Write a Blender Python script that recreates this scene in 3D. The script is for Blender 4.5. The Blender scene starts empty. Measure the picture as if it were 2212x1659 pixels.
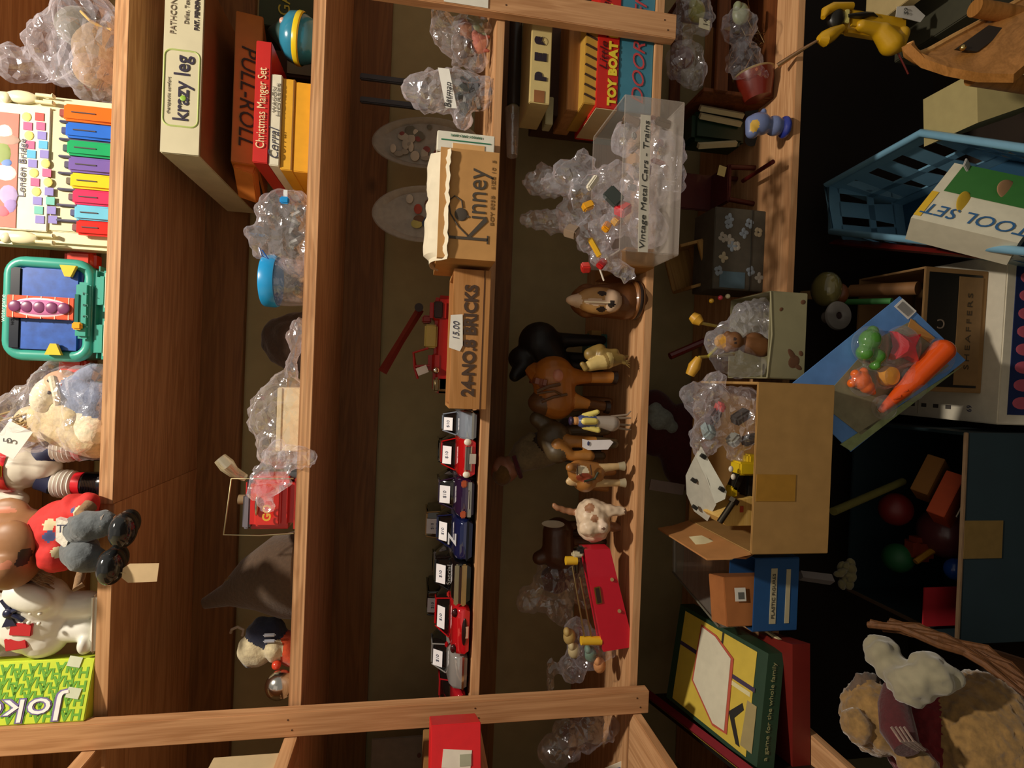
import bpy, bmesh, math, random
import numpy as np
from mathutils import Vector, Matrix, Euler, noise

SC = bpy.context.scene
COL = SC.collection
random.seed(7)

# ------------------------------------------------------------ camera (portrait photo stored on its side)
CAM = Vector((0.52082, -0.91443, 0.40227))
PITCH, YAW, ROLL, FPX = -0.17246, 0.00746, 0.0375, 1211.26
def _axes():
    M = Matrix.Rotation(YAW, 3, 'Z') @ Matrix.Rotation(PITCH, 3, 'X')
    rt, up, fw = M @ Vector((0, 0, -1)), M @ Vector((1, 0, 0)), M @ Vector((0, 1, 0))
    c, s = math.cos(ROLL), math.sin(ROLL)
    return c*rt + s*up, -s*rt + c*up, fw
RT, UP, FW = _axes()
cd = bpy.data.cameras.new('camera'); cam = bpy.data.objects.new('camera', cd); COL.objects.link(cam)
m = Matrix((RT, UP, -FW)).transposed().to_4x4(); m.translation = CAM
cam.matrix_world = m
cd.sensor_fit = 'HORIZONTAL'; cd.sensor_width = 36; cd.lens = FPX/2212*36; cd.clip_start = .02
SC.camera = cam
# ------------------------------------------------------------ light
W = bpy.data.worlds.new('world'); SC.world = W; W.use_nodes = True
W.node_tree.nodes['Background'].inputs[0].default_value = (.95, .85, .72, 1)
W.node_tree.nodes['Background'].inputs[1].default_value = .25
ld = bpy.data.lights.new('ceiling_bulb', 'POINT'); ld.energy = 104; ld.color = (1, .89, .74); ld.shadow_soft_size = .045
lamp = bpy.data.objects.new('ceiling_bulb', ld); COL.objects.link(lamp); lamp.location = (.97, -.66, 1.75)
l2 = bpy.data.lights.new('fill_light', 'AREA'); l2.energy = 2.2; l2.color = (1, .84, .68); l2.size = 1.6  # soft fill lamp added behind the camera to lift the shelf fronts
lamp2 = bpy.data.objects.new('fill_light', l2); COL.objects.link(lamp2); lamp2.location = (.3, -2.6, 1.7)
lamp2.rotation_euler = (Vector((.5, 0, .2)) - lamp2.location).to_track_quat('-Z', 'Y').to_euler()
SC.view_settings.view_transform = 'Standard'; SC.view_settings.look = 'None'
SC.view_settings.exposure = 0.0; SC.view_settings.gamma = 1; SC.view_settings.use_curve_mapping = False
SC.cycles.transparent_max_bounces = 24; SC.cycles.max_bounces = 8; SC.cycles.use_denoising = True
SC.cycles.sample_clamp_indirect = 4

# ------------------------------------------------------------ pixel helpers (a pixel of the 2212x1659 frame -> a point at a known depth)
def ray(x, y): return FW*FPX + RT*(x-1106) - UP*(y-829.5)
def Q(x, y, Y=0.0):
    d = ray(x, y); return CAM + d*((Y-CAM.y)/d.y)
def QZ(x, y, Z):
    d = ray(x, y); return CAM + d*((Z-CAM.z)/d.z)
def PY(p):
    d = Vector(p)-CAM; return 829.5 - FPX*d.dot(UP)/d.dot(FW)
def XAT(py, Y, z):
    a, b = 0.0, 1.0
    for _ in range(4):
        fa, fb = PY((a, Y, z))-py, PY((b, Y, z))-py
        c = a - fa*(b-a)/(fb-fa); a, b = c, c+.05
    return a
ZS = {1: .8560, 2: .5780, 3: .2910, 4: .0145, 5: -.2555}

# ------------------------------------------------------------ materials
def lin(h):
    h = h.lstrip('#'); o = []
    for i in (0, 2, 4):
        c = int(h[i:i+2], 16)/255; o.append(c/12.92 if c <= .04045 else ((c+.055)/1.055)**2.4)
    return (*o, 1)
_M = {}
def mat(h, rough=.6, metal=0.0, var=.08, scale=60, bump=0.0, spec=.5, alpha=1.0, coat=0.0, sheen=0.0, emit=0):
    key = (h, rough, metal, var, scale, bump, spec, alpha, coat, sheen)
    if key in _M: return _M[key]
    m = bpy.data.materials.new('finish_%03d' % len(_M)); m.use_nodes = True; nt = m.node_tree; b = nt.nodes['Principled BSDF']
    c = lin(h); b.inputs['Roughness'].default_value = rough; b.inputs['Metallic'].default_value = metal
    b.inputs['Specular IOR Level'].default_value = spec; b.inputs['Alpha'].default_value = alpha
    b.inputs['Coat Weight'].default_value = coat; b.inputs['Sheen Weight'].default_value = sheen
    tc = nt.nodes.new('ShaderNodeTexCoord'); nz = nt.nodes.new('ShaderNodeTexNoise')
    nz.inputs['Scale'].default_value = scale; nz.inputs['Detail'].default_value = 5
    nt.links.new(tc.outputs['Object'], nz.inputs['Vector'])
    mr = nt.nodes.new('ShaderNodeMapRange'); mr.inputs[1].default_value = .3; mr.inputs[2].default_value = .7
    mr.inputs[3].default_value = 1-var; mr.inputs[4].default_value = 1+var
    nt.links.new(nz.outputs['Fac'], mr.inputs[0])
    mx = nt.nodes.new('ShaderNodeVectorMath'); mx.operation = 'SCALE'; mx.inputs[0].default_value = c[:3]
    nt.links.new(mr.outputs[0], mx.inputs['Scale']); nt.links.new(mx.outputs[0], b.inputs['Base Color'])
    if bump:
        bp = nt.nodes.new('ShaderNodeBump'); bp.inputs['Strength'].default_value = bump; bp.inputs['Distance'].default_value = .002
        nt.links.new(nz.outputs['Fac'], bp.inputs['Height']); nt.links.new(bp.outputs[0], b.inputs['Normal'])
    _M[key] = m; return m
def plas(h, r=.25, **k): return mat(h, r, var=.03, coat=.3, **k)
def paper(h, r=.65, **k): return mat(h, r, var=.05, **k)
def cloth(h, **k): return mat(h, .9, var=.15, scale=180, bump=.6, sheen=.3, **k)
def board(h='#b07c48', **k): return mat(h, .8, var=.08, scale=35, bump=.1, spec=.2, **k)
def metalm(h='#b0aca5', r=.3): return mat(h, r, 1.0, var=.05)

def wood(name, h1, h2, axis=0, ring=1.0, rough=.5, knots=False, ply=None):
    """planed softwood / plywood; axis = direction of the grain in object space; ply: axis along which edge plies are stacked"""
    m = bpy.data.materials.new(name); m.use_nodes = True; nt = m.node_tree; b = nt.nodes['Principled BSDF']
    N = nt.nodes.new; L = nt.links.new
    tc = N('ShaderNodeTexCoord'); mp = N('ShaderNodeMapping'); s = [22*ring]*3; s[axis] = 1.6*ring
    mp.inputs['Scale'].default_value = s; L(tc.outputs['Object'], mp.inputs[0])
    nz = N('ShaderNodeTexNoise'); nz.inputs['Scale'].default_value = 1.4; nz.inputs['Detail'].default_value = 3; nz.inputs['Distortion'].default_value = 1.2
    L(mp.outputs[0], nz.inputs['Vector'])
    wv = N('ShaderNodeMath'); wv.operation = 'MULTIPLY'; wv.inputs[1].default_value = 26; L(nz.outputs['Fac'], wv.inputs[0])
    sn = N('ShaderNodeMath'); sn.operation = 'SINE'; L(wv.outputs[0], sn.inputs[0])
    mp2 = N('ShaderNodeMapping'); s2 = [400]*3; s2[axis] = 9; mp2.inputs['Scale'].default_value = s2; L(tc.outputs['Object'], mp2.inputs[0])
    n2 = N('ShaderNodeTexNoise'); n2.inputs['Scale'].default_value = 1; L(mp2.outputs[0], n2.inputs['Vector'])
    ad = N('ShaderNodeMath'); ad.operation = 'MULTIPLY_ADD'; ad.inputs[1].default_value = .25; L(sn.outputs[0], ad.inputs[0]); L(n2.outputs['Fac'], ad.inputs[2])
    cr = N('ShaderNodeValToRGB'); cr.color_ramp.elements[0].position = .1; cr.color_ramp.elements[1].position = .9
    cr.color_ramp.elements[0].color = lin(h1); cr.color_ramp.elements[1].color = lin(h2); L(ad.outputs[0], cr.inputs[0])
    out = cr.outputs[0]
    if ply is not None:
        sx = N('ShaderNodeSeparateXYZ'); L(tc.outputs['Object'], sx.inputs[0])
        mm = N('ShaderNodeMath'); mm.operation = 'MULTIPLY'; mm.inputs[1].default_value = 900; L(sx.outputs[ply], mm.inputs[0])
        ss = N('ShaderNodeMath'); ss.operation = 'SINE'; L(mm.outputs[0], ss.inputs[0])
        rr = N('ShaderNodeMapRange'); rr.inputs[1].default_value = -.3; rr.inputs[2].default_value = .3; rr.inputs[3].default_value = .86; rr.inputs[4].default_value = 1.12
        L(ss.outputs[0], rr.inputs[0])
        v = N('ShaderNodeVectorMath'); v.operation = 'SCALE'; L(out, v.inputs[0]); L(rr.outputs[0], v.inputs['Scale']); out = v.outputs[0]
    if knots:
        mk = N('ShaderNodeMapping'); sk = [9]*3; sk[axis] = 5; mk.inputs['Scale'].default_value = sk; L(tc.outputs['Object'], mk.inputs[0])
        vo = N('ShaderNodeTexVoronoi'); vo.inputs['Scale'].default_value = .8; L(mk.outputs[0], vo.inputs['Vector'])
        kr = N('ShaderNodeMapRange'); kr.inputs[1].default_value = .03; kr.inputs[2].default_value = .10; kr.inputs[3].default_value = .35; kr.inputs[4].default_value = 1
        L(vo.outputs['Distance'], kr.inputs[0])
        v = N('ShaderNodeVectorMath'); v.operation = 'SCALE'; L(out, v.inputs[0]); L(kr.outputs[0], v.inputs['Scale']); out = v.outputs[0]
    L(out, b.inputs['Base Color']); b.inputs['Roughness'].default_value = rough; b.inputs['Specular IOR Level'].default_value = .3
    bp = N('ShaderNodeBump'); bp.inputs['Strength'].default_value = .12; bp.inputs['Distance'].default_value = .001
    L(n2.outputs['Fac'], bp.inputs['Height']); L(bp.outputs[0], b.inputs['Normal'])
    return m

def film(name, haze=.10, edge=.55, tint='#c2c0ca', rough=.16, noisy=True, gloss=.20):
    """thin clear plastic: mostly see-through, hazier at grazing angles, sharp glints on the creases"""
    m = bpy.data.materials.new(name); m.use_nodes = True; nt = m.node_tree; nt.nodes.clear(); N = nt.nodes.new; L = nt.links.new
    o = N('ShaderNodeOutputMaterial'); tr = N('ShaderNodeBsdfTransparent'); df = N('ShaderNodeBsdfDiffuse'); gl = N('ShaderNodeBsdfGlossy')
    tr.inputs[0].default_value = (.96, .96, .97, 1); df.inputs[0].default_value = lin(tint); gl.inputs[0].default_value = (1, 1, 1, 1); gl.inputs[1].default_value = rough
    lw = N('ShaderNodeLayerWeight'); lw.inputs[0].default_value = .35
    tc = N('ShaderNodeTexCoord'); nz = N('ShaderNodeTexNoise'); nz.inputs['Scale'].default_value = 38; nz.inputs['Detail'].default_value = 2; nz.inputs['Distortion'].default_value = 2.5
    L(tc.outputs['Object'], nz.inputs['Vector'])
    bp = N('ShaderNodeBump'); bp.inputs['Strength'].default_value = .55 if noisy else .05; bp.inputs['Distance'].default_value = .003; L(nz.outputs['Fac'], bp.inputs['Height'])
    L(bp.outputs[0], lw.inputs['Normal']); L(bp.outputs[0], gl.inputs['Normal'])
    f = N('ShaderNodeMapRange'); f.inputs[3].default_value = haze; f.inputs[4].default_value = edge; L(lw.outputs['Facing'], f.inputs[0])
    m2 = N('ShaderNodeMixShader'); L(f.outputs[0], m2.inputs[0]); L(tr.outputs[0], m2.inputs[1]); L(df.outputs[0], m2.inputs[2])
    m1 = N('ShaderNodeAddShader'); L(m2.outputs[0], m1.inputs[0]); L(gl.outputs[0], m1.inputs[1]); gl.inputs[0].default_value = (gloss, gloss, gloss*1.05, 1)
    L(m1.outputs[0], o.inputs[0]); return m
FILM = film('clear_bag_film', .03, .42, rough=.09, gloss=.18); FILMH = film('hazy_bag_film', .08, .52, rough=.10, gloss=.20); FILMC = film('thin_clear_film', .02, .25, rough=.08, gloss=.09)
ACR = film('clear_acrylic', .10, .5, '#c9bfb2', .08, noisy=False, gloss=.06)

# ------------------------------------------------------------ scene tree helpers
def T(name, label, cat, loc=(0, 0, 0), rz=0.0, group=None, rot=None):
    o = bpy.data.objects.new(name, None); COL.objects.link(o); o.empty_display_size = .02
    o.location = loc; o.rotation_euler = rot if rot else (0, 0, rz); o['label'] = label; o['category'] = cat
    if group: o['group'] = group
    return o
class B:
    """collects shapes into one mesh"""
    def __init__(s): s.bm = bmesh.new(); s.mats = []
    def mi(s, m):
        if m not in s.mats: s.mats.append(m)
        return s.mats.index(m)
    def _fin(s, geom_verts, m, M=None):
        if M is not None: bmesh.ops.transform(s.bm, matrix=M, verts=list(geom_verts))
        i = s.mi(m)
        for v in geom_verts:
            for f in v.link_faces: f.material_index = i
    def box(s, c, d, m, bev=0.0, rot=None, seg=2):
        t = bmesh.new(); bmesh.ops.create_cube(t, size=1.0); bmesh.ops.scale(t, vec=d, verts=t.verts)
        if bev > 0: bmesh.ops.bevel(t, geom=list(t.edges), offset=min(bev, .49*min(d)), segments=seg, affect='EDGES')
        M = Matrix.Translation(c) @ (Euler(rot).to_matrix().to_4x4() if rot else Matrix())
        bmesh.ops.transform(t, matrix=M, verts=t.verts); s._merge(t, m); return s
    def _merge(s, t, m):
        i = s.mi(m); vm = {}
        for v in t.verts: vm[v] = s.bm.verts.new(v.co)
        for f in t.faces:
            try: nf = s.bm.faces.new([vm[v] for v in f.verts]); nf.material_index = i
            except ValueError: pass
        t.free()
    def cyl(s, p0, p1, r0, m, r1=None, n=24, cap=True):
        p0, p1 = Vector(p0), Vector(p1); r1 = r0 if r1 is None else r1; d = p1-p0
        t = bmesh.new(); bmesh.ops.create_cone(t, cap_ends=cap, segments=n, radius1=max(r0, 1e-5), radius2=max(r1, 1e-5), depth=d.length)
        M = Matrix.Translation((p0+p1)/2) @ d.to_track_quat('Z', 'Y').to_matrix().to_4x4()
        bmesh.ops.transform(t, matrix=M, verts=t.verts); s._merge(t, m); return s
    def sph(s, c, r, m, rot=None, u=20, v=14):
        if isinstance(r, (int, float)): r = (r, r, r)
        t = bmesh.new(); bmesh.ops.create_uvsphere(t, u_segments=u, v_segments=v, radius=1)
        M = Matrix.Translation(c) @ (Euler(rot).to_matrix().to_4x4() if rot else Matrix()) @ Matrix.Diagonal((*r, 1))
        bmesh.ops.transform(t, matrix=M, verts=t.verts); s._merge(t, m); return s
    def tube(s, pts, r, m, n=8, closed=False):
        pts = [Vector(p) for p in pts]; k = len(pts); rs = r if isinstance(r, (list, tuple)) else [r]*k
        rings = []; t = bmesh.new(); pu = None
        for i, p in enumerate(pts):
            a = pts[(i-1) % k] if (i or closed) else p; b = pts[(i+1) % k] if (i < k-1 or closed) else p
            d = (b-a).normalized() if (b-a).length > 0 else Vector((0, 0, 1))
            u = d.cross(Vector((0, 0, 1)) if abs(d.z) < .9 else Vector((1, 0, 0))).normalized() if pu is None else (pu - d*pu.dot(d)).normalized()
            pu = u; w = d.cross(u)
            rings.append([t.verts.new(p + (u*math.cos(2*math.pi*j/n) + w*math.sin(2*math.pi*j/n))*rs[i]) for j in range(n)])
        for i in range(k if closed else k-1):
            A, Bq = rings[i], rings[(i+1) % k]
            for j in range(n): t.faces.new((A[j], A[(j+1) % n], Bq[(j+1) % n], Bq[j]))
        if not closed: t.faces.new(rings[0][::-1]); t.faces.new(rings[-1])
        s._merge(t, m); return s
    def prism(s, poly, off, m):
        """poly: 3D points in a plane, off: extrusion vector"""
        t = bmesh.new(); a = [t.verts.new(Vector(p)) for p in poly]; b = [t.verts.new(Vector(p)+Vector(off)) for p in poly]; n = len(poly)
        t.faces.new(a); t.faces.new(b[::-1])
        for i in range(n): t.faces.new((a[i], b[i], b[(i+1) % n], a[(i+1) % n]))
        bmesh.ops.recalc_face_normals(t, faces=t.faces); s._merge(t, m); return s
    def lathe(s, prof, c, m, n=32, M=None, closed=False):
        """prof: (r, z) list, turned about z at c"""
        t = bmesh.new(); rings = []
        for r, z in prof: rings.append([t.verts.new((max(r, 1e-5)*math.cos(2*math.pi*j/n), max(r, 1e-5)*math.sin(2*math.pi*j/n), z)) for j in range(n)])
        for A, Bq in zip(rings, rings[1:]):
            for j in range(n): t.faces.new((A[j], A[(j+1) % n], Bq[(j+1) % n], Bq[j]))
        MM = Matrix.Translation(c) @ (M if M is not None else Matrix())
        bmesh.ops.transform(t, matrix=MM, verts=t.verts); s._merge(t, m); return s
    def quadgrid(s, P, m, thick=0.0, off=Vector((0, 1, 0))):
        """P: rows of points"""
        t = bmesh.new(); V = [[t.verts.new(Vector(p)) for p in row] for row in P]
        for i in range(len(V)-1):
            for j in range(len(V[0])-1): t.faces.new((V[i][j], V[i][j+1], V[i+1][j+1], V[i+1][j]))
        if thick:
            bmesh.ops.recalc_face_normals(t, faces=t.faces)
            bmesh.ops.solidify(t, geom=list(t.faces), thickness=thick)
        s._merge(t, m); return s
    def loft(s, rings, m, cap=True):
        t = bmesh.new(); V = [[t.verts.new(Vector(p)) for p in r] for r in rings]; n = len(V[0])
        for A, Bq in zip(V, V[1:]):
            for j in range(n): t.faces.new((A[j], A[(j+1) % n], Bq[(j+1) % n], Bq[j]))
        if cap: t.faces.new(V[0][::-1]); t.faces.new(V[-1])
        bmesh.ops.recalc_face_normals(t, faces=t.faces); s._merge(t, m); return s
    def mesh(s, ang=38, smooth=True):
        me = bpy.data.meshes.new('mesh'); s.bm.to_mesh(me); s.bm.free()
        for m in s.mats: me.materials.append(m)
        if smooth and len(me.polygons):
            me.polygons.foreach_set('use_smooth', [True]*len(me.polygons)); me.set_sharp_from_angle(angle=math.radians(ang))
        return me
    def build(s, name, parent=None, ang=38, label=None, smooth=True, loc=None, rot=None):
        return link(s.mesh(ang, smooth), name, parent, label, loc, rot)
def link(me, name, parent=None, label=None, loc=None, rot=None):
    me.name = name; o = bpy.data.objects.new(name, me); COL.objects.link(o)
    if parent is not None: o.parent = parent
    if label: o['label'] = label
    if loc is not None: o.location = loc
    if rot is not None: o.rotation_euler = rot
    return o
def tag(o, label, cat, group=None, kind=None):
    o['label'] = label; o['category'] = cat
    if group: o['group'] = group
    if kind: o['kind'] = kind
    return o
def struct(b, name): o = b.build(name); o['kind'] = 'structure'; return o
def bx(name, c, d, m, parent=None, bev=0.0, rot=None, label=None):
    return B().box(c, d, m, bev, rot).build(name, parent, label=label)

ROTS = {  # reading direction, letter-up direction, facing
    'front': ((1, 0, 0), (0, 0, 1)), 'up': ((0, 0, 1), (-1, 0, 0)), 'down': ((0, 0, -1), (1, 0, 0)), 'flip': ((-1, 0, 0), (0, 0, -1)),
    'left': ((0, -1, 0), (0, 0, 1)), 'right': ((0, 1, 0), (0, 0, 1))}
def text(s, parent, pos, size, m, rot='front', align='CENTER', name='lettering', sx=1.0, R=None, bold=0.0, depth=.0003, shear=0.0, spacing=1.0, fit=None):
    cu = bpy.data.curves.new('t', 'FONT'); cu.body = s; cu.size = size; cu.align_x = align; cu.align_y = 'CENTER'; cu.extrude = depth
    cu.offset = bold; cu.shear = shear; cu.space_character = spacing; cu.resolution_u = 3
    o = bpy.data.objects.new('t', cu); COL.objects.link(o)
    dg = bpy.context.evaluated_depsgraph_get(); me = bpy.data.meshes.new_from_object(o.evaluated_get(dg))
    bpy.data.objects.remove(o); me.materials.clear(); me.materials.append(m)
    if fit:
        xs = [v.co.x for v in me.vertices]; me.transform(Matrix.Diagonal((fit/(max(xs)-min(xs)), 1, 1, 1)))
    if R is None:
        a, b = (Vector(v) for v in ROTS[rot]); R = Matrix((a, b, a.cross(b))).transposed()
    M = Matrix.Translation(pos) @ R.to_4x4() @ Matrix.Diagonal((sx, 1, 1, 1)); me.transform(M)
    return link(me, name, parent)

def remeshed(t, vox, smooth):
    me = bpy.data.meshes.new('tmp'); t.to_mesh(me); t.free(); o = bpy.data.objects.new('tmp', me); COL.objects.link(o)
    md = o.modifiers.new('r', 'REMESH'); md.mode = 'VOXEL'; md.voxel_size = vox
    if smooth: ms = o.modifiers.new('s', 'SMOOTH'); ms.factor = .6; ms.iterations = smooth
    dg = bpy.context.evaluated_depsgraph_get(); out = bpy.data.meshes.new_from_object(o.evaluated_get(dg)); bpy.data.objects.remove(o); bpy.data.meshes.remove(me)
    return out
def prims_bm(prims):
    t = B()
    d = None
    for p in prims:
        if p[0] == 'c': t.sph(p[1], p[3], d, u=14, v=10); t.sph(p[2], p[4], d, u=14, v=10); t.cyl(p[1], p[2], p[3], d, p[4], n=14) if (Vector(p[1])-Vector(p[2])).length > 1e-5 else None
        elif p[0] == 'e': t.sph(p[1], p[2], d, rot=(p[4] if len(p) > 4 else None), u=18, v=12)
        elif p[0] == 'b': t.box(p[1], p[2], d, rot=(p[4] if len(p) > 4 else None))
    return t.bm
def blob(name, prims, mats, vox=.003, smooth=4, parent=None, paint=(), noise_amp=0.0, noise_scale=60, label=None, crumple=0.0, csc=40):
    """one continuous organic surface from capsules ('c',a,b,ra,rb,mat) and ellipsoids ('e',c,(rx,ry,rz),mat[,rot])"""
    me = remeshed(prims_bm(prims), vox, smooth)
    n = len(me.vertices); co = np.empty(n*3); me.vertices.foreach_get('co', co); co = co.reshape(-1, 3)
    if crumple or noise_amp:
        no = np.empty(n*3); me.vertices.foreach_get('normal', no); no = no.reshape(-1, 3); dv = np.zeros(n)
        for i in range(n):
            p = Vector(co[i])
            if crumple:
                dd = noise.voronoi(p*csc)[0]; dv[i] += (dd[1]-dd[0]-.35)*crumple
                dv[i] += noise.noise(p*csc*.45)*crumple*.8
            if noise_amp: dv[i] += noise.noise(p*noise_scale)*noise_amp
        co = co + no*dv[:, None]; me.vertices.foreach_set('co', co.ravel())
    for m in mats: me.materials.append(m)
    if len(mats) > 1:
        nf = len(me.polygons); fc = np.empty(nf*3); me.polygons.foreach_get('center', fc); fc = fc.reshape(-1, 3)
        best = np.full(nf, 1e9); idx = np.zeros(nf, int)
        for p in prims:
            if p[0] == 'c':
                a, b = np.array(p[1]), np.array(p[2]); ab = b-a; L = ab@ab+1e-12; tt = np.clip((fc-a)@ab/L, 0, 1)
                d = np.linalg.norm(fc-(a+tt[:, None]*ab), axis=1)-(p[3]+(p[4]-p[3])*tt); mi = p[5]
            elif p[0] == 'e':
                q = fc-np.array(p[1])
                if len(p) > 4: q = q@np.array(Euler(p[4]).to_matrix())
                r = np.array(p[2] if not isinstance(p[2], (int, float)) else (p[2],)*3); d = (np.linalg.norm(q/r, axis=1)-1)*r.min(); mi = p[3]
            else:
                q = fc-np.array(p[1])
                if len(p) > 4: q = q@np.array(Euler(p[4]).to_matrix())
                q = np.abs(q)-np.array(p[2])/2; d = np.linalg.norm(np.maximum(q, 0), axis=1)+np.minimum(q.max(1), 0); mi = p[3]
            w = d < best; best[w] = d[w]; idx[w] = mi
        for c, r, mi in paint:
            r = np.array(r if not isinstance(r, (int, float)) else (r,)*3); idx[np.linalg.norm((fc-np.array(c))/r, axis=1) < 1] = mi
        me.polygons.foreach_set('material_index', idx.astype(np.int32))
    me.polygons.foreach_set('use_smooth', [True]*len(me.polygons))
    o = link(me, name, parent, label)
    if crumple > .002:
        me.polygons.foreach_set('use_smooth', [False]*len(me.polygons))
        dc = o.modifiers.new('folds', 'DECIMATE'); dc.ratio = .16
    return o

class Fr:
    """a thing's frame: root on the ground under a pixel row, at depth Y and height z; p() gives local points behind a pixel"""
    def __init__(s, py, Y, z=None, px=None):
        if z is None: s.o = Q(px, py, Y)
        else: s.o = Vector((XAT(py, Y, z), Y, z))
        s.Y = Y
    def p(s, x, y, dy=0.0): return Q(x, y, s.Y+dy) - s.o
    def s(s, n, dy=0.0): return n*((s.Y+dy-CAM.y)/FPX)
def fr_box(x0, y0, x1, y1, Y, zb=None):
    """front face seen between image x0 (top) .. x1 (bottom) and y0 (right) .. y1 (left): returns centre-bottom point, width, height"""
    xm, ym = (x0+x1)/2, (y0+y1)/2
    l, r, t, b = Q(xm, y1, Y), Q(xm, y0, Y), Q(x0, ym, Y), Q(x1, ym, Y)
    z = b.z if zb is None else zb
    return Vector(((l.x+r.x)/2, Y, z)), r.x-l.x, t.z-z
def cart(name, label, cat, x0, y0, x1, y1, Y, depth, m, zb=None, rz=0.0, bev=.0012, group=None, mats=None, body='body'):
    o, w, h = fr_box(x0, y0, x1, y1, Y, zb); t = T(name, label, cat, o, rz, group)
    bx(body, (0, depth/2, h/2), (w, depth, h), m, t, bev)
    return t, w, h
# ------------------------------------------------------------ room shell and shelving
WD = dict(h1='#b58459', h2='#d6a678')
wood_x = wood('fir_grain_across', WD['h1'], WD['h2'], 0, knots=True)
wood_xe = wood('fir_ply_edge', '#b28057', '#d6a578', 0, 1.3, ply=2)
wood_y = wood('fir_grain_deep', WD['h1'], WD['h2'], 1, ply=None)
wood_z = wood('fir_grain_upright', '#b07e54', '#cf9d70', 2, .9)
wood_d = wood('cleat_wood', '#77502f', '#8f643a', 0, knots=True)
wallm = mat('#aca27a', .9, var=.06, scale=25, spec=.1)
struct(B().box((.6, .375, .5), (3.4, .05, 3.1), wallm), 'wall_back')
struct(B().box((-.42, -.6, .5), (.05, 2.0, 3.1), wallm), 'wall_left')
struct(B().box((.6, -1.0, -.975), (3.4, 3.0, .05), mat('#3a2c20', .85, var=.2, scale=8)), 'floor')
XL, XR = -.385, 1.78
TH = {1: .0195, 2: .0195, 3: .0140, 4: .0145, 5: .0145}
for k in range(1, 6):
    t = TH[k]; z = ZS[k]-t/2
    sh = T('shelf_board', '', 'shelf', (0, 0, 0))
    nm = {1: 'top shelf', 2: 'second shelf from the top', 3: 'middle shelf holding the toy cars', 4: 'fourth shelf holding the toy animals', 5: 'bottom shelf with cardboard boxes'}[k]
    sh['label'] = 'long tan wooden board, ' + nm + ' between the two posts'; sh['group'] = 'wooden shelf boards'
    if k == 1:
        x1 = QZ(241, 1090, ZS[1]-t).x
        B().box(((x1+XR)/2, .176, z), (XR-x1, .342, t), wood_xe, .0006).build('board', sh)
        B().box(((x1+XL)/2, .1785, z+.0), (x1-XL-.001, .337, t), wood_x, .0006).build('board', sh)
    else:
        B().box(((XL+XR)/2, .1755, z), (XR-XL, .343, t), wood_xe if k == 2 else wood_x, .0008).build('board', sh)
    # left-hand run of the same shelf, coming forward along the side wall
    s2 = B().box((-.212, -.32+.0, z), (.345, .635, t), wood_y, .0008).build('side_shelf_board')
    tag(s2, {1: 'highest', 2: 'second highest', 3: 'middle', 4: 'fourth', 5: 'lowest'}[k] + ' wooden shelf board coming forward left of the left post', 'shelf', 'side shelf boards')
    c = B().box(((XL+XR)/2, .340, ZS[k]-t-.0405), (XR-XL, .018, .081), wood_d, .001).build('trim_%d' % k); c['kind'] = 'structure'
sh = T('shelf_board', 'unseen wooden board added above the top shelf to shade the wall', 'shelf'); B().box(((XL+XR)/2, .1755, 1.127), (XR-XL, .343, .0195), wood_x, .0008).build('board', sh)  # overhead board out of frame, added so the wall behind turns dark
c = B().box(((XL+XR)/2, .340, 1.076), (XR-XL, .018, .081), wood_d, .001).build('trim_6'); c['kind'] = 'structure'  # cleat added with the overhead board, darkening the top of the wall
struct(B().box((.6, .325, -.60), (3.3, .03, .64), mat('#1d130b', .85, var=.2, scale=8)), 'shade_backing')  # dark sheet before the wall; the recess shade is put into its colour
def post(name, xa, xb, zb, zt, lab):
    b = B().box(((xa+xb)/2, -.0102, (zb+zt)/2), (xb-xa, .019, zt-zb), wood_z, .0012)
    p = tag(b.build(name), lab, 'post', 'upright face posts')
    for z in [ZS[k]-.008 for k in (1, 2, 3, 4)]:
        for dx in (-.009, .008): pass
    n = B()
    for z in [ZS[k]-.008 for k in (2, 3, 4)]:
        for dx in (-.008, .008): n.cyl(((xa+xb)/2+dx, -.0203, z+dx*.4), ((xa+xb)/2+dx, -.0190, z+dx*.4), .0013, mat('#4a2f1c', .6), n=10)
    n.build('nail_heads', p)
    return p
post('shelf_post', -.0385, 0.0, -.012, 1.12, 'left wooden face post nailed over the shelf edges')
post('shelf_post', 1.1075, 1.1490, -.012, 1.12, 'right wooden face post nailed over the shelf edges')
# plain cabinet sides under the unit, and the boards low down that hold the toys on the floor
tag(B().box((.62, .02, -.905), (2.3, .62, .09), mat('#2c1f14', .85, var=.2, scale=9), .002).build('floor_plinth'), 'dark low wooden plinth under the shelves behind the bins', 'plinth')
# ============================================================ TOP SHELF
Z1 = ZS[1]
def bag(name, label, cat, f, lobes, film=FILM, crumple=.006, csc=38, vox=.0045, extra=(), smooth=3, group=None, part='film'):
    t = T(name, label, cat, f.o, 0, group); pr = []
    for (x, y, dy), r, *rest in lobes:
        if isinstance(r, (int, float)): r = (r, r, r)
        pr.append(('e', f.p(x, y, dy), r, 0, *(rest[:1])))
    blob(part, pr, [film], vox*.9, smooth, t, crumple=crumple*1.35, csc=csc*1.1)
    return t
def sheet(parent, f, pts, dys, m, name='flap', th=.0006, wob=.006, n=14):
    """a loose crinkled sheet spanned by 4 image corners (TL, TR, BR, BL) with depth offsets"""
    P = [f.p(x, y, d) for (x, y), d in zip(pts, dys)]; rows = []
    for i in range(n+1):
        u = i/n; row = []
        for j in range(n+1):
            v = j/n; q = (P[0]*(1-v)+P[1]*v)*(1-u)+(P[3]*(1-v)+P[2]*v)*u
            w = noise.noise_vector(q*45+f.o*9)*wob + noise.noise_vector(q*110)*wob*.4
            row.append(q+w)
        rows.append(row)
    return B().quadgrid(rows, m, th).build(name, parent, ang=20)

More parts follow.
